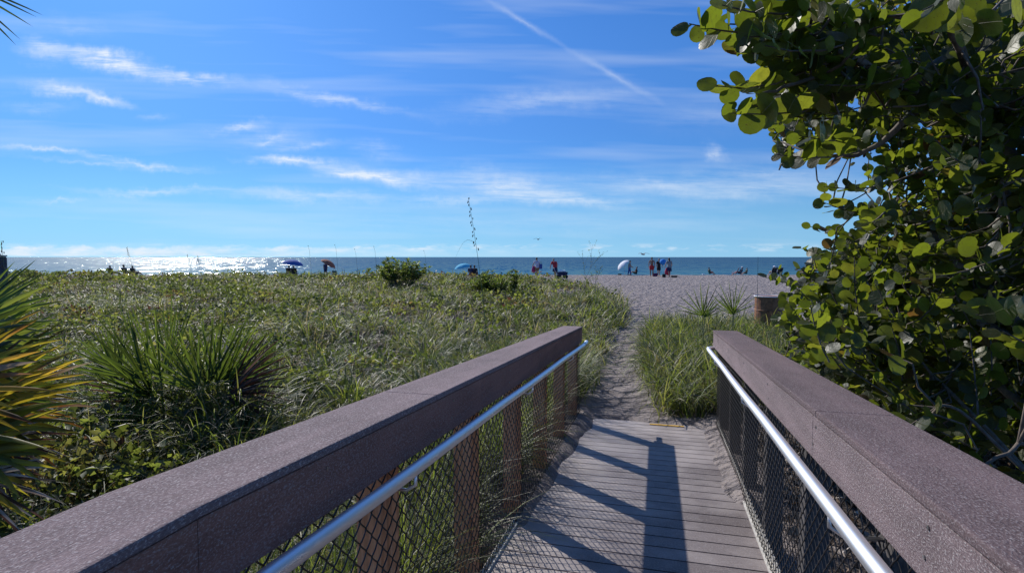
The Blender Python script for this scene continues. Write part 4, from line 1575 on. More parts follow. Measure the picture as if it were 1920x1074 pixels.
# sprays that make the outline on the sky side: (tip px, py, D, start px, py)
for a in (((1292, 45, 2.75), (1470, 62, 2.9)), ((1345, 162, 2.7), (1520, 130, 2.9)), ((1366, 212, 2.8), (1560, 190, 3.0)), ((1400, 70, 2.6), (1560, 30, 2.8)), ((1455, 290, 3.2), (1620, 282, 3.3)),
          ((1500, 255, 3.1), (1650, 250, 3.3)), ((1540, 378, 4.4), (1690, 400, 4.6)), ((1520, 425, 4.8), (1650, 440, 5.0)), ((1500, 465, 5.2), (1640, 480, 5.2)), ((1435, 520, 5.8), (1560, 540, 5.6)),
          ((1470, 580, 5.9), (1580, 580, 5.6)), ((1480, 635, 5.5), (1600, 640, 5.2)), ((1410, 100, 2.9), (1540, 95, 3.0)), ((1480, 205, 3.0), (1620, 200, 3.1)), ((1545, 350, 3.9), (1680, 340, 4.0)),
          ((1560, 700, 4.6), (1650, 700, 4.6)), ((1650, 760, 3.6), (1740, 730, 3.6)), ((1700, 800, 3.0), (1760, 760, 3.1)), ((1320, 40, 3.0), (1450, 40, 3.1)), ((1600, 770, 4.2), (1700, 720, 4.2)),
          ((1730, 20, 1.75), (1850, -60, 1.9)), ((1800, 60, 2.0), (1900, -20, 2.1)), ((1830, 590, 2.4), (1960, 560, 2.5)), ((1880, 620, 2.3), (1990, 660, 2.4))):
    twigs.append((P(*a[0]), P(*(a[1])), 1))

for i in range(16):
    tx_, ty_ = RT.uniform(1345, 1540), RT.uniform(-15, 200)
    if ty_ > 95 and tx_ < 1400:
        tx_ += 60
    D_ = RT.uniform(2.5, 3.3)
    twigs.append((P(tx_, ty_, D_), P(tx_ + RT.uniform(120, 190), ty_ + RT.uniform(-30, 30), D_ + .15), 2))
LP, LN, LU, LS, LR = [], [], [], [], []
tw = MB()
sunv = Vector(sd)
for (tip, st, kind) in twigs:
    if st is None:
        # twig grows outwards and up from the nearest limb point
        nn = min(nodes, key=lambda q_: (q_ - tip).length_squared)
        out = (tip - nn)
        if out.length < .05:
            out = Vector((RT.uniform(-1, 1), RT.uniform(-1, 1), .5))
        out = (out.normalized() + Vector((RT.uniform(-.6, .6) - .25, RT.uniform(-.6, .6), RT.uniform(-.1, .7)))).normalized()
        Lw = RT.uniform(.28, .55)
        st = tip - out * Lw
        if RT.random() < .4 and (nn - st).length < .65:
            mid = (nn + st) / 2 + Vector((RT.uniform(-.08, .08), RT.uniform(-.08, .08), RT.uniform(-.1, .05)))
            tw.tube([nn, mid, st], [.007, .006, .005], 4, cap=False)
    else:
        nn = min(nodes, key=lambda q_: (q_ - st).length_squared)
        if (nn - st).length < .9:
            tw.tube([nn, (nn + st) / 2 + Vector((0, 0, -.03)), st], [.009, .008, .006], 5, cap=False)
    ax = tip - st
    Lw = ax.length
    ax.normalize()
    bend = Vector((RT.uniform(-.1, .1), RT.uniform(-.1, .1), .12)) * Lw
    pts = [st, st.lerp(tip, .35) - bend * .5, st.lerp(tip, .7) - bend * .4, tip]
    tw.tube(pts, [.0055, .005, .004, .0025], 4, cap=False)
    nl = max(7, int(Lw / .036))
    sgn = 1
    sideb = ax.cross(Vector((RT.uniform(-.4, .4), RT.uniform(-.4, .4), 1))).normalized()
    dens_big = RT.uniform(.85, 1.2)
    for i in range(nl):
        f = (i + .6) / nl
        c = pts[0].lerp(pts[1], f / .35) if f < .35 else (pts[1].lerp(pts[2], (f - .35) / .35) if f < .7 else pts[2].lerp(pts[3], (f - .7) / .3))
        sgn = -sgn
        u_ = (sideb * sgn * RT.uniform(.5, 1.1) + ax * RT.uniform(.15, .8) + Vector((0, 0, RT.uniform(-.2, .55)))).normalized()
        rad = RT.uniform(.028, .053) * dens_big * (1.22 if kind else 1) * (1.0 if f < .8 else .72)
        # leaf blades tend to stand edge-up and scattered in heading
        nrm = Vector((RT.gauss(0, 1), RT.gauss(0, 1), RT.gauss(0.15, .8)))
        nrm = nrm - u_ * nrm.dot(u_)
        if nrm.length < .05:
            nrm = u_.orthogonal()
        nrm.normalize()
        LP.append(c + u_ * .012)
        LN.append(nrm)
        LU.append(u_)
        LS.append(rad)
        LR.append(min(.9, max(0, RT.gauss(.45, .24))) if RT.random() > .025 else RT.uniform(.9, 1))
# extra-close big leaves at the upper right
for (px_, py_, D_, rad, nx_) in ((1758, 32, 1.9, .055, .1), (1806, 60, 2.0, .05, .85), (1905, 15, 1.9, .05, .4), (1540, 250, 3.0, .05, .8), (1415, 95, 2.9, .05, .9)):
    c = P(px_, py_, D_)
    nrm = Vector((nx_, -1 + nx_, .1)).normalized()
    u_ = Vector((.15, 0, -1))
    u_ = (u_ - nrm * u_.dot(nrm)).normalized()
    LP.append(c - u_ * rad)
    LN.append(nrm)
    LU.append(u_)
    LS.append(rad)
    LR.append(.8)

n = len(LP)
LP, LN, LU, LS, LR = [np.array(a, dtype=float) for a in (LP, LN, LU, LS, LR)]
SD = np.cross(LN, LU)
# rounded blade: rim of 14 points plus an inner ring of 8 along the midrib fold
M_ = 14
V = []
UVs = []
ang = np.linspace(0, 2 * math.pi, M_, endpoint=False)
cup = RNG.uniform(-.10, .22, n)
fold = RNG.uniform(-.02, .28, n)
wav = RNG.uniform(0, 6.28, n)
asp = RNG.uniform(.86, 1.12, n)


def blade_pt(rx, ry):
    """rx,ry in -1..1 across / along"""
    rx_, ry_ = rx * asp, ry
    h_ = fold * np.abs(rx_) * .6 + cup * (rx_ ** 2 + ry_ ** 2) * .6 + .05 * np.sin(3 * np.arctan2(ry, rx) + wav) * (rx ** 2 + ry ** 2)
    return LP + LU * ((ry_ + 1.0) * LS)[:, None] + SD * (rx_ * LS)[:, None] + LN * (h_ * LS)[:, None]


rows = []
uvr = []
for a in ang:
    r_ = 1.0 - 0.10 * max(0, math.cos(a + math.pi / 2)) ** 8   # notch at the stalk
    rows.append(blade_pt(math.cos(a) * r_, math.sin(a) * r_))
    uvr.append((math.cos(a), math.sin(a)))
for ry in (-.5, 0, .5):
    rows.append(blade_pt(0.0, ry))
    uvr.append((0, ry))
rows.append(LP - LU * 0.018)   # petiole root
uvr.append((0, -1.2))
per = len(rows)
V = np.stack(rows, 1).reshape(-1, 3)
UV = np.tile(np.array(uvr), (n, 1))
# faces: index of rim k at angle ang[k]; top k≈M/4, bottom k≈3M/4
top_i = 4 if M_ == 16 else 3
right = [k for k in range(M_)]
mids = [M_, M_ + 1, M_ + 2]
tri = []
# right half rim: from bottom (index 11: -77deg ..) through 0 to top
seqR = [11, 12, 13, 0, 1, 2, 3]
seqL = [10, 9, 8, 7, 6, 5, 4]
b0, b1_, b2_ = mids
near_m = {0: b0, 1: b0, 2: b1_, 3: b1_, 4: b1_, 5: b2_, 6: b2_}
for seq, flip in ((seqR, 0), (seqL, 1)):
    for i in range(6):
        a, b = seq[i], seq[i + 1]
        ma, mb_ = near_m[i], near_m[i + 1]
        tr = (a, b, ma)
        tri.append(tr if not flip else tr[::-1])
        if ma != mb_:
            tr = (b, mb_, ma)
            tri.append(tr if not flip else tr[::-1])
tri.append((10, 11, b0))
tri.append((3, 4, b2_))
tri.append((10, per - 1, 11))
tri = np.array(tri)[None] + (np.arange(n) * per)[:, None, None]
me = fast_mesh('foliage', V, None, tri.reshape(-1, 3), attrs={'rnd': np.repeat(LR, per)}, uv=UV, smooth=True)
link('foliage', me, M_GRAPE, tree)
br.build('branch', M_BARK, tree, smooth=True)
tw.build('twig', M_BARK, tree, smooth=True)
m = MB()
m.tube([tb + Vector((0, 0, -.2)), tb + Vector((0, 0, .15)), tb + Vector((-.05, 0, .5))], [.16, .12, .09], 12)
m.build('trunk', M_BARK, tree, smooth=True)

# litter of fallen leaves and twigs under the tree
nL = 5200
S0 = RNG.uniform(.6, 7.5, nL)
T0 = RNG.uniform(.8, 5.0, nL)
XX = S0 * AV.x + T0 * TV.x
YY = S0 * AV.y + T0 * TV.y
P0 = np.stack([XX, YY, ground_z(XX, YY) + RNG.uniform(.005, .06, nL)], 1)
nr = rand_dirs(nL, 1.0)
up_ = rand_dirs(nL, 0)
up_ -= nr * np.sum(up_ * nr, 1)[:, None]
up_ /= np.linalg.norm(up_, axis=1)[:, None]
L_ = RNG.uniform(.05, .12, nL)
V, F3_, R1 = leaves(P0, nr, up_, L_, L_ * RNG.uniform(.3, .95, nL), RNG.uniform(0, 1, nL), .3)
nT = 2600
S0 = RNG.uniform(.6, 7.5, nT)
T0 = RNG.uniform(.8, 4.5, nT)
XX = S0 * AV.x + T0 * TV.x
YY = S0 * AV.y + T0 * TV.y
V2, F2, R2 = blades(0, np.stack([XX, YY], 1), RNG.uniform(.1, .45, nT), RNG.uniform(.003, .008, nT), RNG.uniform(0, 6.28, nT), RNG.uniform(.7, 1.5, nT), RNG.uniform(-.2, .3, nT), RNG.uniform(.4, 1, nT), K=3, zb=ground_z(XX, YY) + .02)
me = fast_mesh('leaf_litter', np.concatenate([V, V2]), F2 + len(V), F3_, attrs={'rnd': np.concatenate([R1, R2])})
M_LIT = plant_mat('litter', [(0.0, (0.09, 0.055, 0.035)), (0.5, (0.20, 0.15, 0.11)), (0.85, (0.34, 0.29, 0.25)), (1.0, (0.42, 0.38, 0.34))], None, 0.1, 0.5)
tag(link('leaf_litter', me, M_LIT), 'fallen round leaves and twigs littering the shaded sand under the tree', 'leaf litter', kind='stuff')

# ------------------------------------------------------------------ people and beach things
SKIN = simple('skin', (0.42, 0.24, 0.17), 0.6)
SKIN_D = simple('tanned_skin', (0.24, 0.12, 0.08), 0.6)
HAIR_D = simple('dark_hair', (0.02, 0.014, 0.01), 0.6)
HAIR_G = simple('grey_hair', (0.30, 0.27, 0.24), 0.7)
EYE = simple('eye_dark', (0.02, 0.015, 0.012), 0.3)


def cloth(name, c):
    return simple(name, c, 0.85, nscale=20, namp=0.15)


WHITE_C = cloth('pale_lilac_cloth', (0.55, 0.52, 0.60))
RED_C = cloth('red_cloth', (0.42, 0.02, 0.03))
NAVY_C = cloth('navy_cloth', (0.012, 0.02, 0.07))
BLACK_C = cloth('black_cloth', (0.012, 0.010, 0.012))
BLUE_C = cloth('blue_cloth', (0.03, 0.07, 0.28))
PINK_C = cloth('magenta_cloth', (0.35, 0.02, 0.12))
TAN_C = cloth('tan_cloth', (0.25, 0.15, 0.08))
GREY_C = cloth('grey_cloth', (0.22, 0.23, 0.24))
CYAN_C = cloth('cyan_canopy', (0.05, 0.42, 0.62))
UBLUE_C = cloth('blue_canopy', (0.03, 0.10, 0.35))
UWHITE_C = cloth('white_canopy', (0.80, 0.80, 0.82))
UBROWN_C = cloth('rust_brown_canopy', (0.30, 0.10, 0.06))
TEAL_C = cloth('green_plastic', (0.02, 0.08, 0.07))
POLE_M = simple('white_pole', (0.5, 0.5, 0.5), 0.4)


def remesh(mb, name, vox, smooth=2):
    me = mb.mesh(name)
    o = bpy.data.objects.new(name, me)
    C.objects.link(o)
    md = o.modifiers.new('r', 'REMESH')
    md.mode = 'VOXEL'
    md.voxel_size = vox
    ms = o.modifiers.new('s', 'SMOOTH')
    ms.iterations = smooth
    ms.factor = .5
    dg = bpy.context.evaluated_depsgraph_get()
    out = bpy.data.meshes.new_from_object(o.evaluated_get(dg))
    bpy.data.objects.remove(o)
    bpy.data.meshes.remove(me)
    out.polygons.foreach_set('use_smooth', [True] * len(out.polygons))
    out.name = name
    return out


def person(loc, yaw, label, J, skin, tops, hair=HAIR_D, cap=None, group=None, long_hair=False, hat=None, scale=1.0):
    """J: dict of joints in metres (x right, y forward, z up) ; tops: list of (name, material, kind)"""
    root = empty('person', loc, yaw, label, 'person', group)
    V_ = {k: Vector(v) for k, v in J.items()}
    pel, chest, neck, head = V_['pel'], V_['chest'], V_['neck'], V_['head']
    up = (head - neck).normalized()
    fwd = Vector(J.get('face', (0, 1, 0))).normalized()
    fwd = (fwd - up * fwd.dot(up)).normalized()
    rt_ = fwd.cross(up).normalized()
    m = MB()
    m.tube([pel - (chest - pel) * .12, pel, pel.lerp(chest, .45), chest, chest.lerp(neck, .55), neck, neck + up * .06], [.13, .145, .125, .15, .125, .06, .055], 14)
    m.ball(head, .095, 14, 10, (.82, .95, 1.18))
    m.tube([head + fwd * .085 - up * .0, head + fwd * .112 - up * .028, head + fwd * .09 - up * .035], [.012, .017, .012], 6)
    m.ball(head + fwd * .072 - up * .075, .035, 8, 6)
    for sg in (-1, 1):
        m.ball(head + rt_ * sg * .082 - up * .01, .022, 6, 5, (.5, .9, 1.3))
        sh = V_['shl' if sg < 0 else 'shr']
        el = V_['ell' if sg < 0 else 'elr']
        wr = V_['wrl' if sg < 0 else 'wrr']
        m.tube([chest.lerp(neck, .6), sh, sh.lerp(el, .35), el, el.lerp(wr, .3), wr], [.07, .062, .052, .040, .042, .027], 10)
        hd = (wr - el).normalized()
        sd2 = hd.orthogonal().normalized()
        if abs(sd2.dot(rt_)) > .7:
            sd2 = hd.cross(sd2).normalized()
        m.tube([wr, wr + hd * .05, wr + hd * .09], [.027, .040, .034], 8)
        nn = hd.cross(sd2)
        for fi, (o_, l_) in enumerate(((-.030, .065), (-.010, .078), (.010, .072), (.029, .055))):
            b = wr + hd * .085 + sd2 * o_
            m.tube([b, b + hd * l_ * .55 + nn * .006, b + hd * l_ + nn * .026], [.0105, .010, .0085], 6)
        b = wr + hd * .03 - sd2 * .035
        m.tube([b, b + hd * .035 - sd2 * .022, b + hd * .065 - sd2 * .024 + nn * .01], [.012, .0115, .010], 6)
        hp = V_['hpl' if sg < 0 else 'hpr']
        kn = V_['knl' if sg < 0 else 'knr']
        an = V_['anl' if sg < 0 else 'anr']
        m.tube([pel, hp, hp.lerp(kn, .4), kn, kn.lerp(an, .3), an], [.10, .098, .082, .058, .060, .038], 10)
        toe = Vector((an.x, an.y, max(.03, an.z - .05))) + Vector((0, .16, 0)) if 'lie' not in J else an + (an - kn).normalized() * .05 + Vector((0, 0, .12))
        heel = an + Vector((0, -.05, -.04))
        m.tube([heel, an + Vector((0, .02, -.03)), toe], [.035, .042, .028], 8)
    body = link('body', remesh(m, 'body', .0135, 1), skin, root)
    for sg in (-1, 1):
        e = MB()
        e.ball(head + fwd * .082 + rt_ * sg * .032 + up * .012, .011, 6, 4)
        e.build('eye', EYE, root)
    h = MB()
    h.ball(head + up * .022 - fwd * .018, .103, 12, 8, (.86, .95, 1.05))
    if long_hair:
        h.tube([head - fwd * .05, head - fwd * .09 - up * .12, head - fwd * .09 - up * .24], [.09, .075, .03], 8)
    hm = remesh(h, 'hair', .016, 1)
    # keep the face clear
    bm = bmesh.new()
    bm.from_mesh(hm)
    bad = [v_ for v_ in bm.verts if (v_.co - head).dot(fwd) > .045 and (v_.co - head).dot(up) < .055]
    bmesh.ops.delete(bm, geom=bad, context='VERTS')
    bm.to_mesh(hm)
    bm.free()
    link('hair', hm, hair, root)
    if hat is not None:
        h = MB()
        h.tube([head + up * .05, head + up * .10, head + up * .145], [.112, .105, .06], 12)
        h.tube([head + up * .058, head + up * .072], [.19, .185], 14)
        h.build('sun_hat', hat, root, smooth=True)
    for nm, mt, kind in tops:
        m = MB()
        if kind in ('shirt', 'vest', 'dress'):
            pts = [pel - (chest - pel) * (.30 if kind != 'dress' else .1), pel, pel.lerp(chest, .45), chest, chest.lerp(neck, .62)]
            m.tube(pts, [.185, .175, .165, .175, .135], 14)
            for a_, b_ in (('shl', 'ell'), ('shr', 'elr')):
                sh, el = V_[a_], V_[b_]
                m.tube([chest.lerp(neck, .6), sh, sh.lerp(el, .55 if kind == 'shirt' else .1)], [.085, .082, .074], 10)
        if kind in ('shorts', 'skirt', 'trousers', 'dress'):
            e_ = {'shorts': .72, 'skirt': .6, 'trousers': 1.0, 'dress': .8}[kind]
            m.tube([pel.lerp(chest, .3), pel, pel - (chest - pel) * .15], [.155, .17, .15], 12)
            for a_, b_, c_2 in (('hpl', 'knl', 'anl'), ('hpr', 'knr', 'anr')):
                hp, kn, an = V_[a_], V_[b_], V_[c_2]
                if kind == 'trousers':
                    m.tube([pel, hp, kn, kn.lerp(an, .85)], [.12, .118, .082, .07], 10)
                else:
                    m.tube([pel, hp, hp.lerp(kn, e_)], [.12, .122, .112], 10)
            if kind in ('skirt', 'dress'):
                kc = (V_['knl'] + V_['knr']) / 2
                m.tube([pel, pel.lerp(kc, .5), pel.lerp(kc, .85)], [.18, .21, .24], 14)
        link(nm, remesh(m, nm, .018, 2), mt, root)
    root.scale = (scale,) * 3
    return root


def stand(lean=0.0, stride=.12, arms=((-.06, .05), (.06, .05)), bend=0.0, side=0.0):
    """standing or walking joints; arms = (elbow dx, wrist forward) pairs"""
    pz = .93
    cy = math.sin(lean)
    J = {'pel': (side * 0, 0, pz), 'chest': (side * .3, .30 * cy, pz + .33 * math.cos(lean)), 'neck': (side * .5, .52 * cy, pz + .54 * math.cos(lean)),
         'head': (side * .6, .64 * cy + .02, pz + .70 * math.cos(lean)), 'face': (0, 1, -lean * .6)}
    c = Vector(J['chest']).lerp(Vector(J['neck']), .75)
    for sg, nm, (ed, wf) in ((-1, 'l', arms[0]), (1, 'r', arms[1])):
        J['sh' + nm] = tuple(c + Vector((sg * .185, 0, .0)))
        e = c + Vector((sg * (.22 + abs(ed)), wf * .3, -.28))
        J['el' + nm] = tuple(e)
        J['wr' + nm] = tuple(e + Vector((sg * -.02, wf, -.24 + abs(wf) * .5)))
        J['hp' + nm] = (sg * .09, 0, pz - .04)
        J['kn' + nm] = (sg * .10, sg * stride * .6 + .03, .49)
        J['an' + nm] = (sg * .10, sg * stride * 1.2, .09)
    return J


def seated(recline=.35, leg=.75):
    J = {'pel': (0, 0, .24), 'chest': (0, -.32 * math.sin(recline), .24 + .32), 'neck': (0, -.54 * math.sin(recline), .24 + .52), 'head': (0, -.60 * math.sin(recline), .24 + .68), 'face': (0, 1, 0)}
    c = Vector(J['chest']).lerp(Vector(J['neck']), .75)
    for sg, nm in ((-1, 'l'), (1, 'r')):
        J['sh' + nm] = tuple(c + Vector((sg * .185, 0, 0)))
        J['el' + nm] = tuple(c + Vector((sg * .25, .06, -.27)))
        J['wr' + nm] = tuple(c + Vector((sg * .20, .28, -.28)))
        J['hp' + nm] = (sg * .09, .03, .24)
        J['kn' + nm] = (sg * .12, .42, .45 if leg > .5 else .30)
        J['an' + nm] = (sg * .12, .42 + leg * .5, .08)
    return J


def at(px, D, py=None):
    x = (px - 960) / f_px * D
    return Vector((x, D, g(x, D)))


def beach_chair(loc, yaw, fab, label, group):
    root = empty('beach_chair', loc, yaw, label, 'beach chair', group)
    fr = MB()
    for sg in (-.28, .28):
        fr.tube([(sg, .45, .02), (sg, .42, .24), (sg, -.02, .17), (sg, -.32, .80)], .012, 6)
        fr.tube([(sg, .35, .40), (sg, -.16, .42), (sg, -.25, .02)], .012, 6)
        fr.tube([(sg, .35, .40), (sg, .40, .02)], .012, 6)
    fr.tube([(-.28, -.32, .80), (.28, -.32, .80)], .012, 6)
    fr.build('frame', POLE_M, root)
    m = MB()
    m.hexa([(-.27, -.02, .155), (.27, -.02, .155), (.27, .42, .225), (-.27, .42, .225), (-.27, -.02, .168), (.27, -.02, .168), (.27, .42, .238), (-.27, .42, .238)])
    m.build('seat', fab, root)
    m = MB()
    m.hexa([(-.27, -.045, .17), (-.27, -.33, .80), (.27, -.33, .80), (.27, -.045, .17), (-.27, -.030, .175), (-.27, -.315, .805), (.27, -.315, .805), (.27, -.030, .175)])
    m.build('backrest', fab, root)
    return root


def umbrella(loc, yaw, tilt, h, r, mat, label, group='beach umbrellas along the shore'):
    root = empty('beach_umbrella', loc, yaw, label, 'beach umbrella', group)
    pl = MB()
    jt = Vector((0, 0, h * .62))
    dv = Vector((math.sin(tilt), 0, math.cos(tilt)))
    topp = jt + dv * h * .38
    pl.tube([(0, 0, -.25), tuple(jt), tuple(topp + dv * .05)], .016, 6)
    pl.build('pole', POLE_M, root)
    ex = Vector((math.cos(tilt), 0, -math.sin(tilt)))
    ey = Vector((0, 1, 0))
    V, F = [], []
    nseg, nr = 32, 6
    V.append(topp)
    for j in range(1, nr + 1):
        ph = j / nr * 1.15
        for i in range(nseg):
            a = 2 * math.pi * i / nseg
            sc = 1 - .06 * (0.5 - 0.5 * math.cos(8 * a)) * (j / nr) ** 2
            rr = r * math.sin(ph) / math.sin(1.15) * sc
            dz = -r * .48 * (1 - math.cos(ph)) / (1 - math.cos(1.15)) + .03 * (0.5 - .5 * math.cos(8 * a)) * (j / nr)
            V.append(topp + ex * rr * math.cos(a) + ey * rr * math.sin(a) + dv * dz)
    for i in range(nseg):
        F.append((0, 1 + i, 1 + (i + 1) % nseg))
    for j in range(nr - 1):
        for i in range(nseg):
            b = 1 + j * nseg
            F.append((b + i, b + nseg + i, b + nseg + (i + 1) % nseg, b + (i + 1) % nseg))
    me = bpy.data.meshes.new('canopy')
    me.from_pydata([tuple(v_) for v_ in V], [], F)
    bm = bmesh.new()
    bm.from_mesh(me)
    bmesh.ops.solidify(bm, geom=bm.faces[:], thickness=.006)
    bm.to_mesh(me)
    bm.free()
    link('canopy', me, mat, root)
    for i in range(8):
        a = 2 * math.pi * (i) / 8
        m = MB()
        m.tube([topp - dv * .02, topp + (ex * math.cos(a) + ey * math.sin(a)) * r * .96 - dv * r * .50], .005, 4)
        m.build('rib', POLE_M, root)
    return root


def bag(loc, yaw, w, d, h, mat, label, name='beach_bag', cat='bag', handle=True):
    root = empty(name, loc, yaw, label, cat)
    m = MB()
    m.hexa([(-w * .42, -d / 2, 0), (w * .42, -d / 2, 0), (w * .42, d / 2, 0), (-w * .42, d / 2, 0), (-w * .5, -d * .45, h), (w * .5, -d * .45, h), (w * .5, d * .45, h), (-w * .5, d * .45, h)])
    m.build('body', mat, root, bevel=.02)
    if handle:
        m = MB()
        m.tube([(-w * .25, 0, h - .01), (-w * .22, 0, h + .14), (0, 0, h + .19), (w * .22, 0, h + .14), (w * .25, 0, h - .01)], .012, 6)
        m.build('handle', BLACK_C, root)
    return root


GW = 'beach goers walking on the sand'
# walking pair near the dune end, they walk away to the left of the picture
D1 = 50
w1 = person(at(1007, D1), math.radians(15), 'person in pale shirt walking, holding a magenta towel at the hip', stand(.18, .20, ((.10, .18), (.02, .0))), SKIN, [('shirt', WHITE_C, 'shirt'), ('shorts', TAN_C, 'shorts')], HAIR_D, group=GW)
m = MB()
for i, (a, b) in enumerate((((-.30, .10, .98), (-.42, .05, .45)), ((-.20, .12, 1.0), (-.28, .1, .38)), ((-.10, .16, .98), (-.12, .16, .50)))):
    m.tube([a, ((a[0] + b[0]) / 2 - .02, (a[1] + b[1]) / 2, (a[2] + b[2]) / 2), b], [.06, .10, .07], 8)
tw_ = link('beach_towel', remesh(m, 'beach_towel', .03, 2), PINK_C)
tw_.location = w1.location
tag(tw_, 'magenta beach towel hanging from the hand of the person in the pale shirt', 'towel')
bag(at(1014, D1 - .2) + Vector((0, 0, .72)), .2, .26, .12, .42, BLUE_C, 'blue bag carried on the right side of the person in the pale shirt')
w2 = person(at(1041, 48), math.radians(20), 'person in red shirt bending forward over a dark cart on the sand', stand(.55, .16, ((.08, .10), (.12, .22))), SKIN, [('shirt', RED_C, 'shirt'), ('skirt', NAVY_C, 'skirt')], HAIR_G, group=GW)
# beach cart
crt = empty('beach_cart', at(1054, 47.6), .3, 'dark beach cart loaded with white bundles beside the person in the red shirt', 'cart')
m = MB()
m.hexa([(-.36, -.22, .24), (.36, -.22, .24), (.36, .22, .24), (-.36, .22, .24), (-.42, -.26, .52), (.42, -.26, .52), (.42, .26, .52), (-.42, .26, .52)])
m.build('tub', NAVY_C, crt, bevel=.02)
for sx2 in (-.28, .28):
    for sy2 in (-.27, .27):
        m = MB()
        m.tube([(sx2, sy2 - .03, .13), (sx2, sy2 + .03, .13)], .13, 14)
        m.build('wheel', BLACK_C, crt)
m = MB()
m.tube([(-.40, 0, .30), (-.62, 0, .60), (-.74, 0, .86)], .014, 6)
m.tube([(-.74, -.12, .86), (-.74, .12, .86)], .014, 6)
m.build('handle', POLE_M, crt)
m = MB()
m.ball((-.12, 0, .60), .17, 8, 6, (1.2, 1, .7))
m.ball((.2, .03, .58), .14, 8, 6, (1.2, 1, .7))
m.build('bundle', UWHITE_C, crt, smooth=True)

# standing trio at the right
GT = 'standing group near the waterline'
person(at(1222, 55), math.radians(160), 'bare chested person in red shorts standing at the left of the trio by the sea', stand(.03, .08, ((.04, .02), (.04, .05))), SKIN_D, [('shorts', RED_C, 'shorts')], HAIR_D, group=GT, scale=1.06)
person(at(1235, 56), math.radians(190), 'person in black top and shorts standing in the middle of the trio by the sea', stand(.05, .05, ((.08, .12), (.08, .12))), SKIN, [('shirt', BLACK_C, 'shirt'), ('shorts', BLACK_C, 'shorts')], HAIR_G, group=GT)
w3 = person(at(1255, 52), math.radians(10), 'person in grey top and navy skirt bending slightly at the right of the trio', stand(.16, .14, ((.10, .15), (.08, .1))), SKIN, [('shirt', GREY_C, 'shirt'), ('skirt', NAVY_C, 'skirt')], HAIR_D, long_hair=True, group=GT)
m = MB()
m.ball((0, 0, 0), .30, 14, 10, (1, 1, .95))
m.tube([(0, 0, -.28), (0, 0, -.34)], [.03, .05], 8)
o = m.build('beach_ball', cloth('sky_blue_vinyl', (0.02, 0.22, 0.62)), smooth=True)
p = P(1243, 491, 55)
o.location = p
tag(o, 'round sky blue balloon ball held between the two right hand figures of the trio', 'beach ball')
m = MB()
for (a, b) in (((-.24, .05, .85), (-.34, .02, .25)), ((-.12, .08, .85), (-.14, .05, .18)), ((0, .1, .8), (.02, .06, .3))):
    m.tube([a, ((a[0] + b[0]) / 2, (a[1] + b[1]) / 2, (a[2] + b[2]) / 2), b], [.06, .11, .09], 8)
tw_ = link('beach_towel', remesh(m, 'beach_towel', .03, 2), cloth('pink_red_cloth', (0.50, 0.03, 0.07)))
tw_.location = w3.location
tag(tw_, 'pinkish red beach towel hanging beside the person in the navy skirt', 'towel')
bag(at(1228, 55.5), .3, .5, .25, .32, cloth('purple_cloth', (0.10, 0.02, 0.08)), 'dark purple bag on the sand between red shorts and black top')
bag(at(1264, 50.5), .1, .55, .25, .16, BLACK_C, 'low black bag lying on the sand right of the navy skirt', handle=False)
bag(at(1245, 51), .1, .3, .2, .30, BLACK_C, 'small black bag at the feet of the person in the navy skirt')

# figure by the white umbrella
person(at(1180, 62), math.radians(-90), 'person in blue trousers standing right of the tilted white umbrella', stand(.1, .12, ((.02, .2), (.02, .2))), SKIN, [('shirt', GREY_C, 'shirt'), ('trousers', BLUE_C, 'trousers')], HAIR_D, scale=.92)
umbrella(at(1171, 62.5), math.radians(180), math.radians(42), 1.5, .78, UWHITE_C, 'white beach umbrella tilted to the left beside the person in blue trousers')
GS = 'people sitting at the waterline'
person(at(1192, 63), math.radians(70), 'person in dark clothes sitting on the sand right of the white umbrella', seated(.2, .6), SKIN, [('shirt', BLACK_C, 'shirt'), ('shorts', TEAL_C, 'shorts')], HAIR_D, group=GS, scale=.9)
bag(at(1162, 63), 0, .4, .25, .16, TEAL_C, 'small dark bag on the waterline left of the white umbrella', handle=False)
person(at(1331, 65), math.radians(-60), 'small figure sitting alone on the sand at the right waterline', seated(.3, .9), SKIN, [('swim_top', TEAL_C, 'vest'), ('shorts', RED_C, 'shorts')], HAIR_D, group=GS, scale=.8)
bag(at(1319, 65), 0, .3, .2, .12, UWHITE_C, 'small white cooler bag left of the lone sitting figure', handle=False)
person(at(1388, 64), math.radians(60), 'person in white sun hat lounging between the reddish chairs', seated(.4, .9), SKIN, [('shirt', NAVY_C, 'shirt'), ('shorts', NAVY_C, 'shorts')], HAIR_D, hat=UWHITE_C, group=GS, scale=.9)
GC = 'low beach chairs along the shore'
beach_chair(at(1380, 64), math.radians(60), RED_C, 'reddish low beach chair left of the white sun hat', GC)
beach_chair(at(1387, 64), math.radians(60), NAVY_C, 'dark low beach chair under the white sun hat', GC)
person(at(1399, 64.5), math.radians(100), 'person in teal sitting just right of the reddish chairs', seated(.2, .5), SKIN, [('shirt', TEAL_C, 'shirt'), ('shorts', TEAL_C, 'shorts')], HAIR_D, group=GS, scale=.75)
for px_, lb, lb2 in ((1450, 'left of the two pale topped dark chairs by the round tree leaves', 'person with pale hat seated in the left dark chair beside the tree'), (1461, 'right of the two pale topped dark chairs by the round tree leaves', 'person with pale hat seated in the right dark chair beside the tree')):
    beach_chair(at(px_, 60), math.radians(5), BLACK_C, lb, GC)
    person(at(px_, 60), math.radians(5), lb2, seated(.4, .8), SKIN, [('shirt', BLACK_C, 'shirt'), ('shorts', BLACK_C, 'shorts')], HAIR_G, hat=UWHITE_C, group=GS, scale=.95)

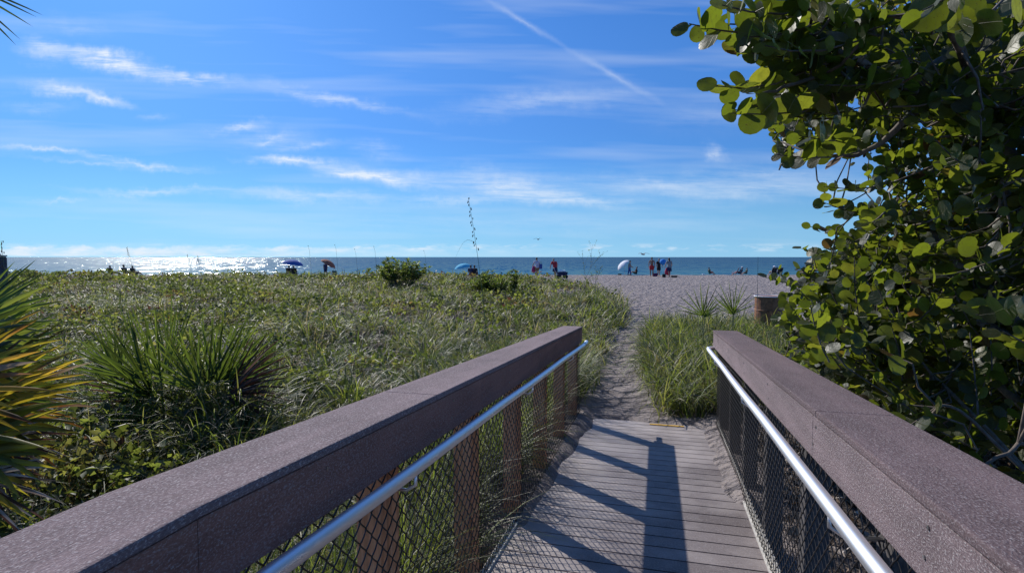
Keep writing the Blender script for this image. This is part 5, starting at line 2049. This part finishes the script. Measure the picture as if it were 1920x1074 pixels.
# left: cyan umbrella with a couple, brown umbrella, blue umbrella with two chairs, trio of chairs in the glitter
umbrella(at(868, 62), math.radians(180), math.radians(12), 1.25, .95, CYAN_C, 'bright cyan beach umbrella standing left of the leafy shrub')
for px_, lb, mt in ((883, 'left sitting figure of the couple behind the dune left of the tall stalk', NAVY_C), (890, 'right sitting figure of the couple behind the dune left of the tall stalk', BLACK_C)):
    person(at(px_, 52), math.radians(-10), lb, seated(.1, .8), SKIN_D, [('shirt', mt, 'shirt'), ('shorts', mt, 'shorts')], HAIR_D, group=GS, scale=1.05)
umbrella(at(549, 58), 0, math.radians(8), 1.62, 1.05, UBLUE_C, 'dark blue beach umbrella over two chairs against the sea glitter')
for px_, lb in ((543, 'left dark chair under the blue umbrella'), (552, 'right dark chair under the blue umbrella')):
    beach_chair(at(px_, 56), math.radians(8), BLACK_C, lb, GC)
    person(at(px_, 56), math.radians(8), 'person in dark clothes seated in the ' + lb, seated(.35, .8), SKIN_D, [('shirt', BLACK_C, 'shirt'), ('shorts', BLACK_C, 'shorts')], HAIR_D, group=GS)
umbrella(at(613, 55), 0, math.radians(32), 1.55, .78, UBROWN_C, 'rust brown beach umbrella tilted to the right on the left shore')
person(at(610.5, 54), math.radians(170), 'person in dark blue standing under the rust brown umbrella', stand(.05, .05, ((.02, .0), (.02, .0))), SKIN_D, [('shirt', NAVY_C, 'shirt'), ('trousers', NAVY_C, 'trousers')], HAIR_D, scale=.78)
bag(at(627, 54), .1, .42, .3, .52, TEAL_C, 'dark green cooler box right of the rust brown umbrella', 'cooler_box', 'cooler', handle=True)
for px_, lb, sc2 in ((210, 'left of the three chairs seen against the white glitter', 1.0), (236, 'middle of the three chairs seen against the white glitter', 1.1), (252, 'right of the three chairs seen against the white glitter', 1.0)):
    beach_chair(at(px_, 58), math.radians(-15), BLACK_C, lb, GC)
    person(at(px_, 58), math.radians(-15), 'dark figure seated in the ' + lb, seated(.35, .8), SKIN_D, [('shirt', BLACK_C, 'shirt'), ('shorts', BLACK_C, 'shorts')], HAIR_D, group=GS, scale=sc2)

# barrel by the clump
bl = empty('trash_barrel', at(1443, 12.6), 0, 'rust brown metal barrel with a pale rim half hidden behind the grass and tree leaves', 'barrel')
m = MB()
pr = [(0, .285), (.01, .29), (.28, .29), (.295, .298), (.31, .29), (.57, .29), (.585, .298), (.60, .29), (.885, .29)]
m.tube([(0, 0, z_) for z_, r_ in pr], [r_ for z_, r_ in pr], 28)
RUST = simple('rusty_barrel', (0.26, 0.11, 0.05), 0.75, nscale=12, namp=0.55)
m.build('body', RUST, bl, smooth=False)
m = MB()
m.tube([(.298 * math.cos(a), .298 * math.sin(a), .885) for a in np.linspace(0, 2 * math.pi, 29)], .013, 6)
m.build('rim', UWHITE_C, bl, smooth=True)
bl.location.z = .05
# thin rod left of the barrel
m = MB()
m.tube([(0, 0, 0), (.003, 0, .9), (-.004, 0, 1.75)], [.006, .005, .003], 5)
o = m.build('thin_rod', M_TWIG)
o.location = at(1421, 12.2)
tag(o, 'thin upright rod standing just left of the rust brown barrel', 'rod')

# post top at the left frame edge
pp = at(-4, 7.5)
pr_ = empty('wooden_post', pp, 0, 'weathered dark post top rising at the far left frame edge', 'post')
hp_ = P(-4, 481, 7.5).z - pp.z
m = MB()
m.tube([(0, 0, -.2), (0, 0, hp_ - .02), (0, 0, hp_)], [.095, .095, .085], 14)
m.build('shaft', simple('dark_post_wood', (0.07, 0.07, 0.09), 0.85, nscale=25, namp=0.4), pr_)
m = MB()
m.tube([(0, 0, hp_ + .001), (0, 0, hp_ + .018)], [.10, .10], 14)
m.build('cap', M_TOE, pr_)


def gull(px, py, D, label, yaw, span=1.0):
    root = empty('gull', P(px, py, D), yaw, label, 'gull', 'gulls flying low over the sea')
    m = MB()
    m.tube([(0, -.24, 0), (0, -.12, 0), (0, .06, .01), (0, .17, .02), (0, .25, .02), (0, .29, .015)], [.012, .055, .062, .042, .034, .008], 8)
    for sg in (-1, 1):
        w_ = [(0, 0, .02), (sg * .22 * span, .05, .12), (sg * .50 * span, -.03, .08), (sg * .62 * span, -.10, .04)]
        ch = [.16, .15, .10, .01]
        b = len(m.v)
        for (q_, c_2) in zip(w_, ch):
            m.v += [Vector(q_) + Vector((0, c_2 / 2, .006)), Vector(q_) + Vector((0, -c_2 / 2, .006)), Vector(q_) + Vector((0, -c_2 / 2, -.006)), Vector(q_) + Vector((0, c_2 / 2, -.006))]
        for k in range(3):
            for e in range(4):
                m.f.append((b + 4 * k + e, b + 4 * k + (e + 1) % 4, b + 4 * k + 4 + (e + 1) % 4, b + 4 * k + 4 + e))
    m.build('body', GREY_C, root)
    return root


gull(1206, 477, 48, 'gull gliding just above the horizon left of the bare chested person', .5)
gull(1009, 449, 60, 'gull high above the person in the pale shirt', -.4, .8)

# pale stick and bits lying on the sand by the end of the left railing
m = MB()
q0 = BW(6.55, -.78, 0)
zz = g(q0.x, q0.y) + .02
m.tube([Vector((q0.x, q0.y, zz)), Vector((q0.x + .12, q0.y - .01, zz + .012)), Vector((q0.x + .25, q0.y - .05, zz))], [.006, .0055, .004], 6)
tag(m.build('stick', M_TWIG), 'pale bleached stick lying on the sand by the end of the left railing', 'stick')
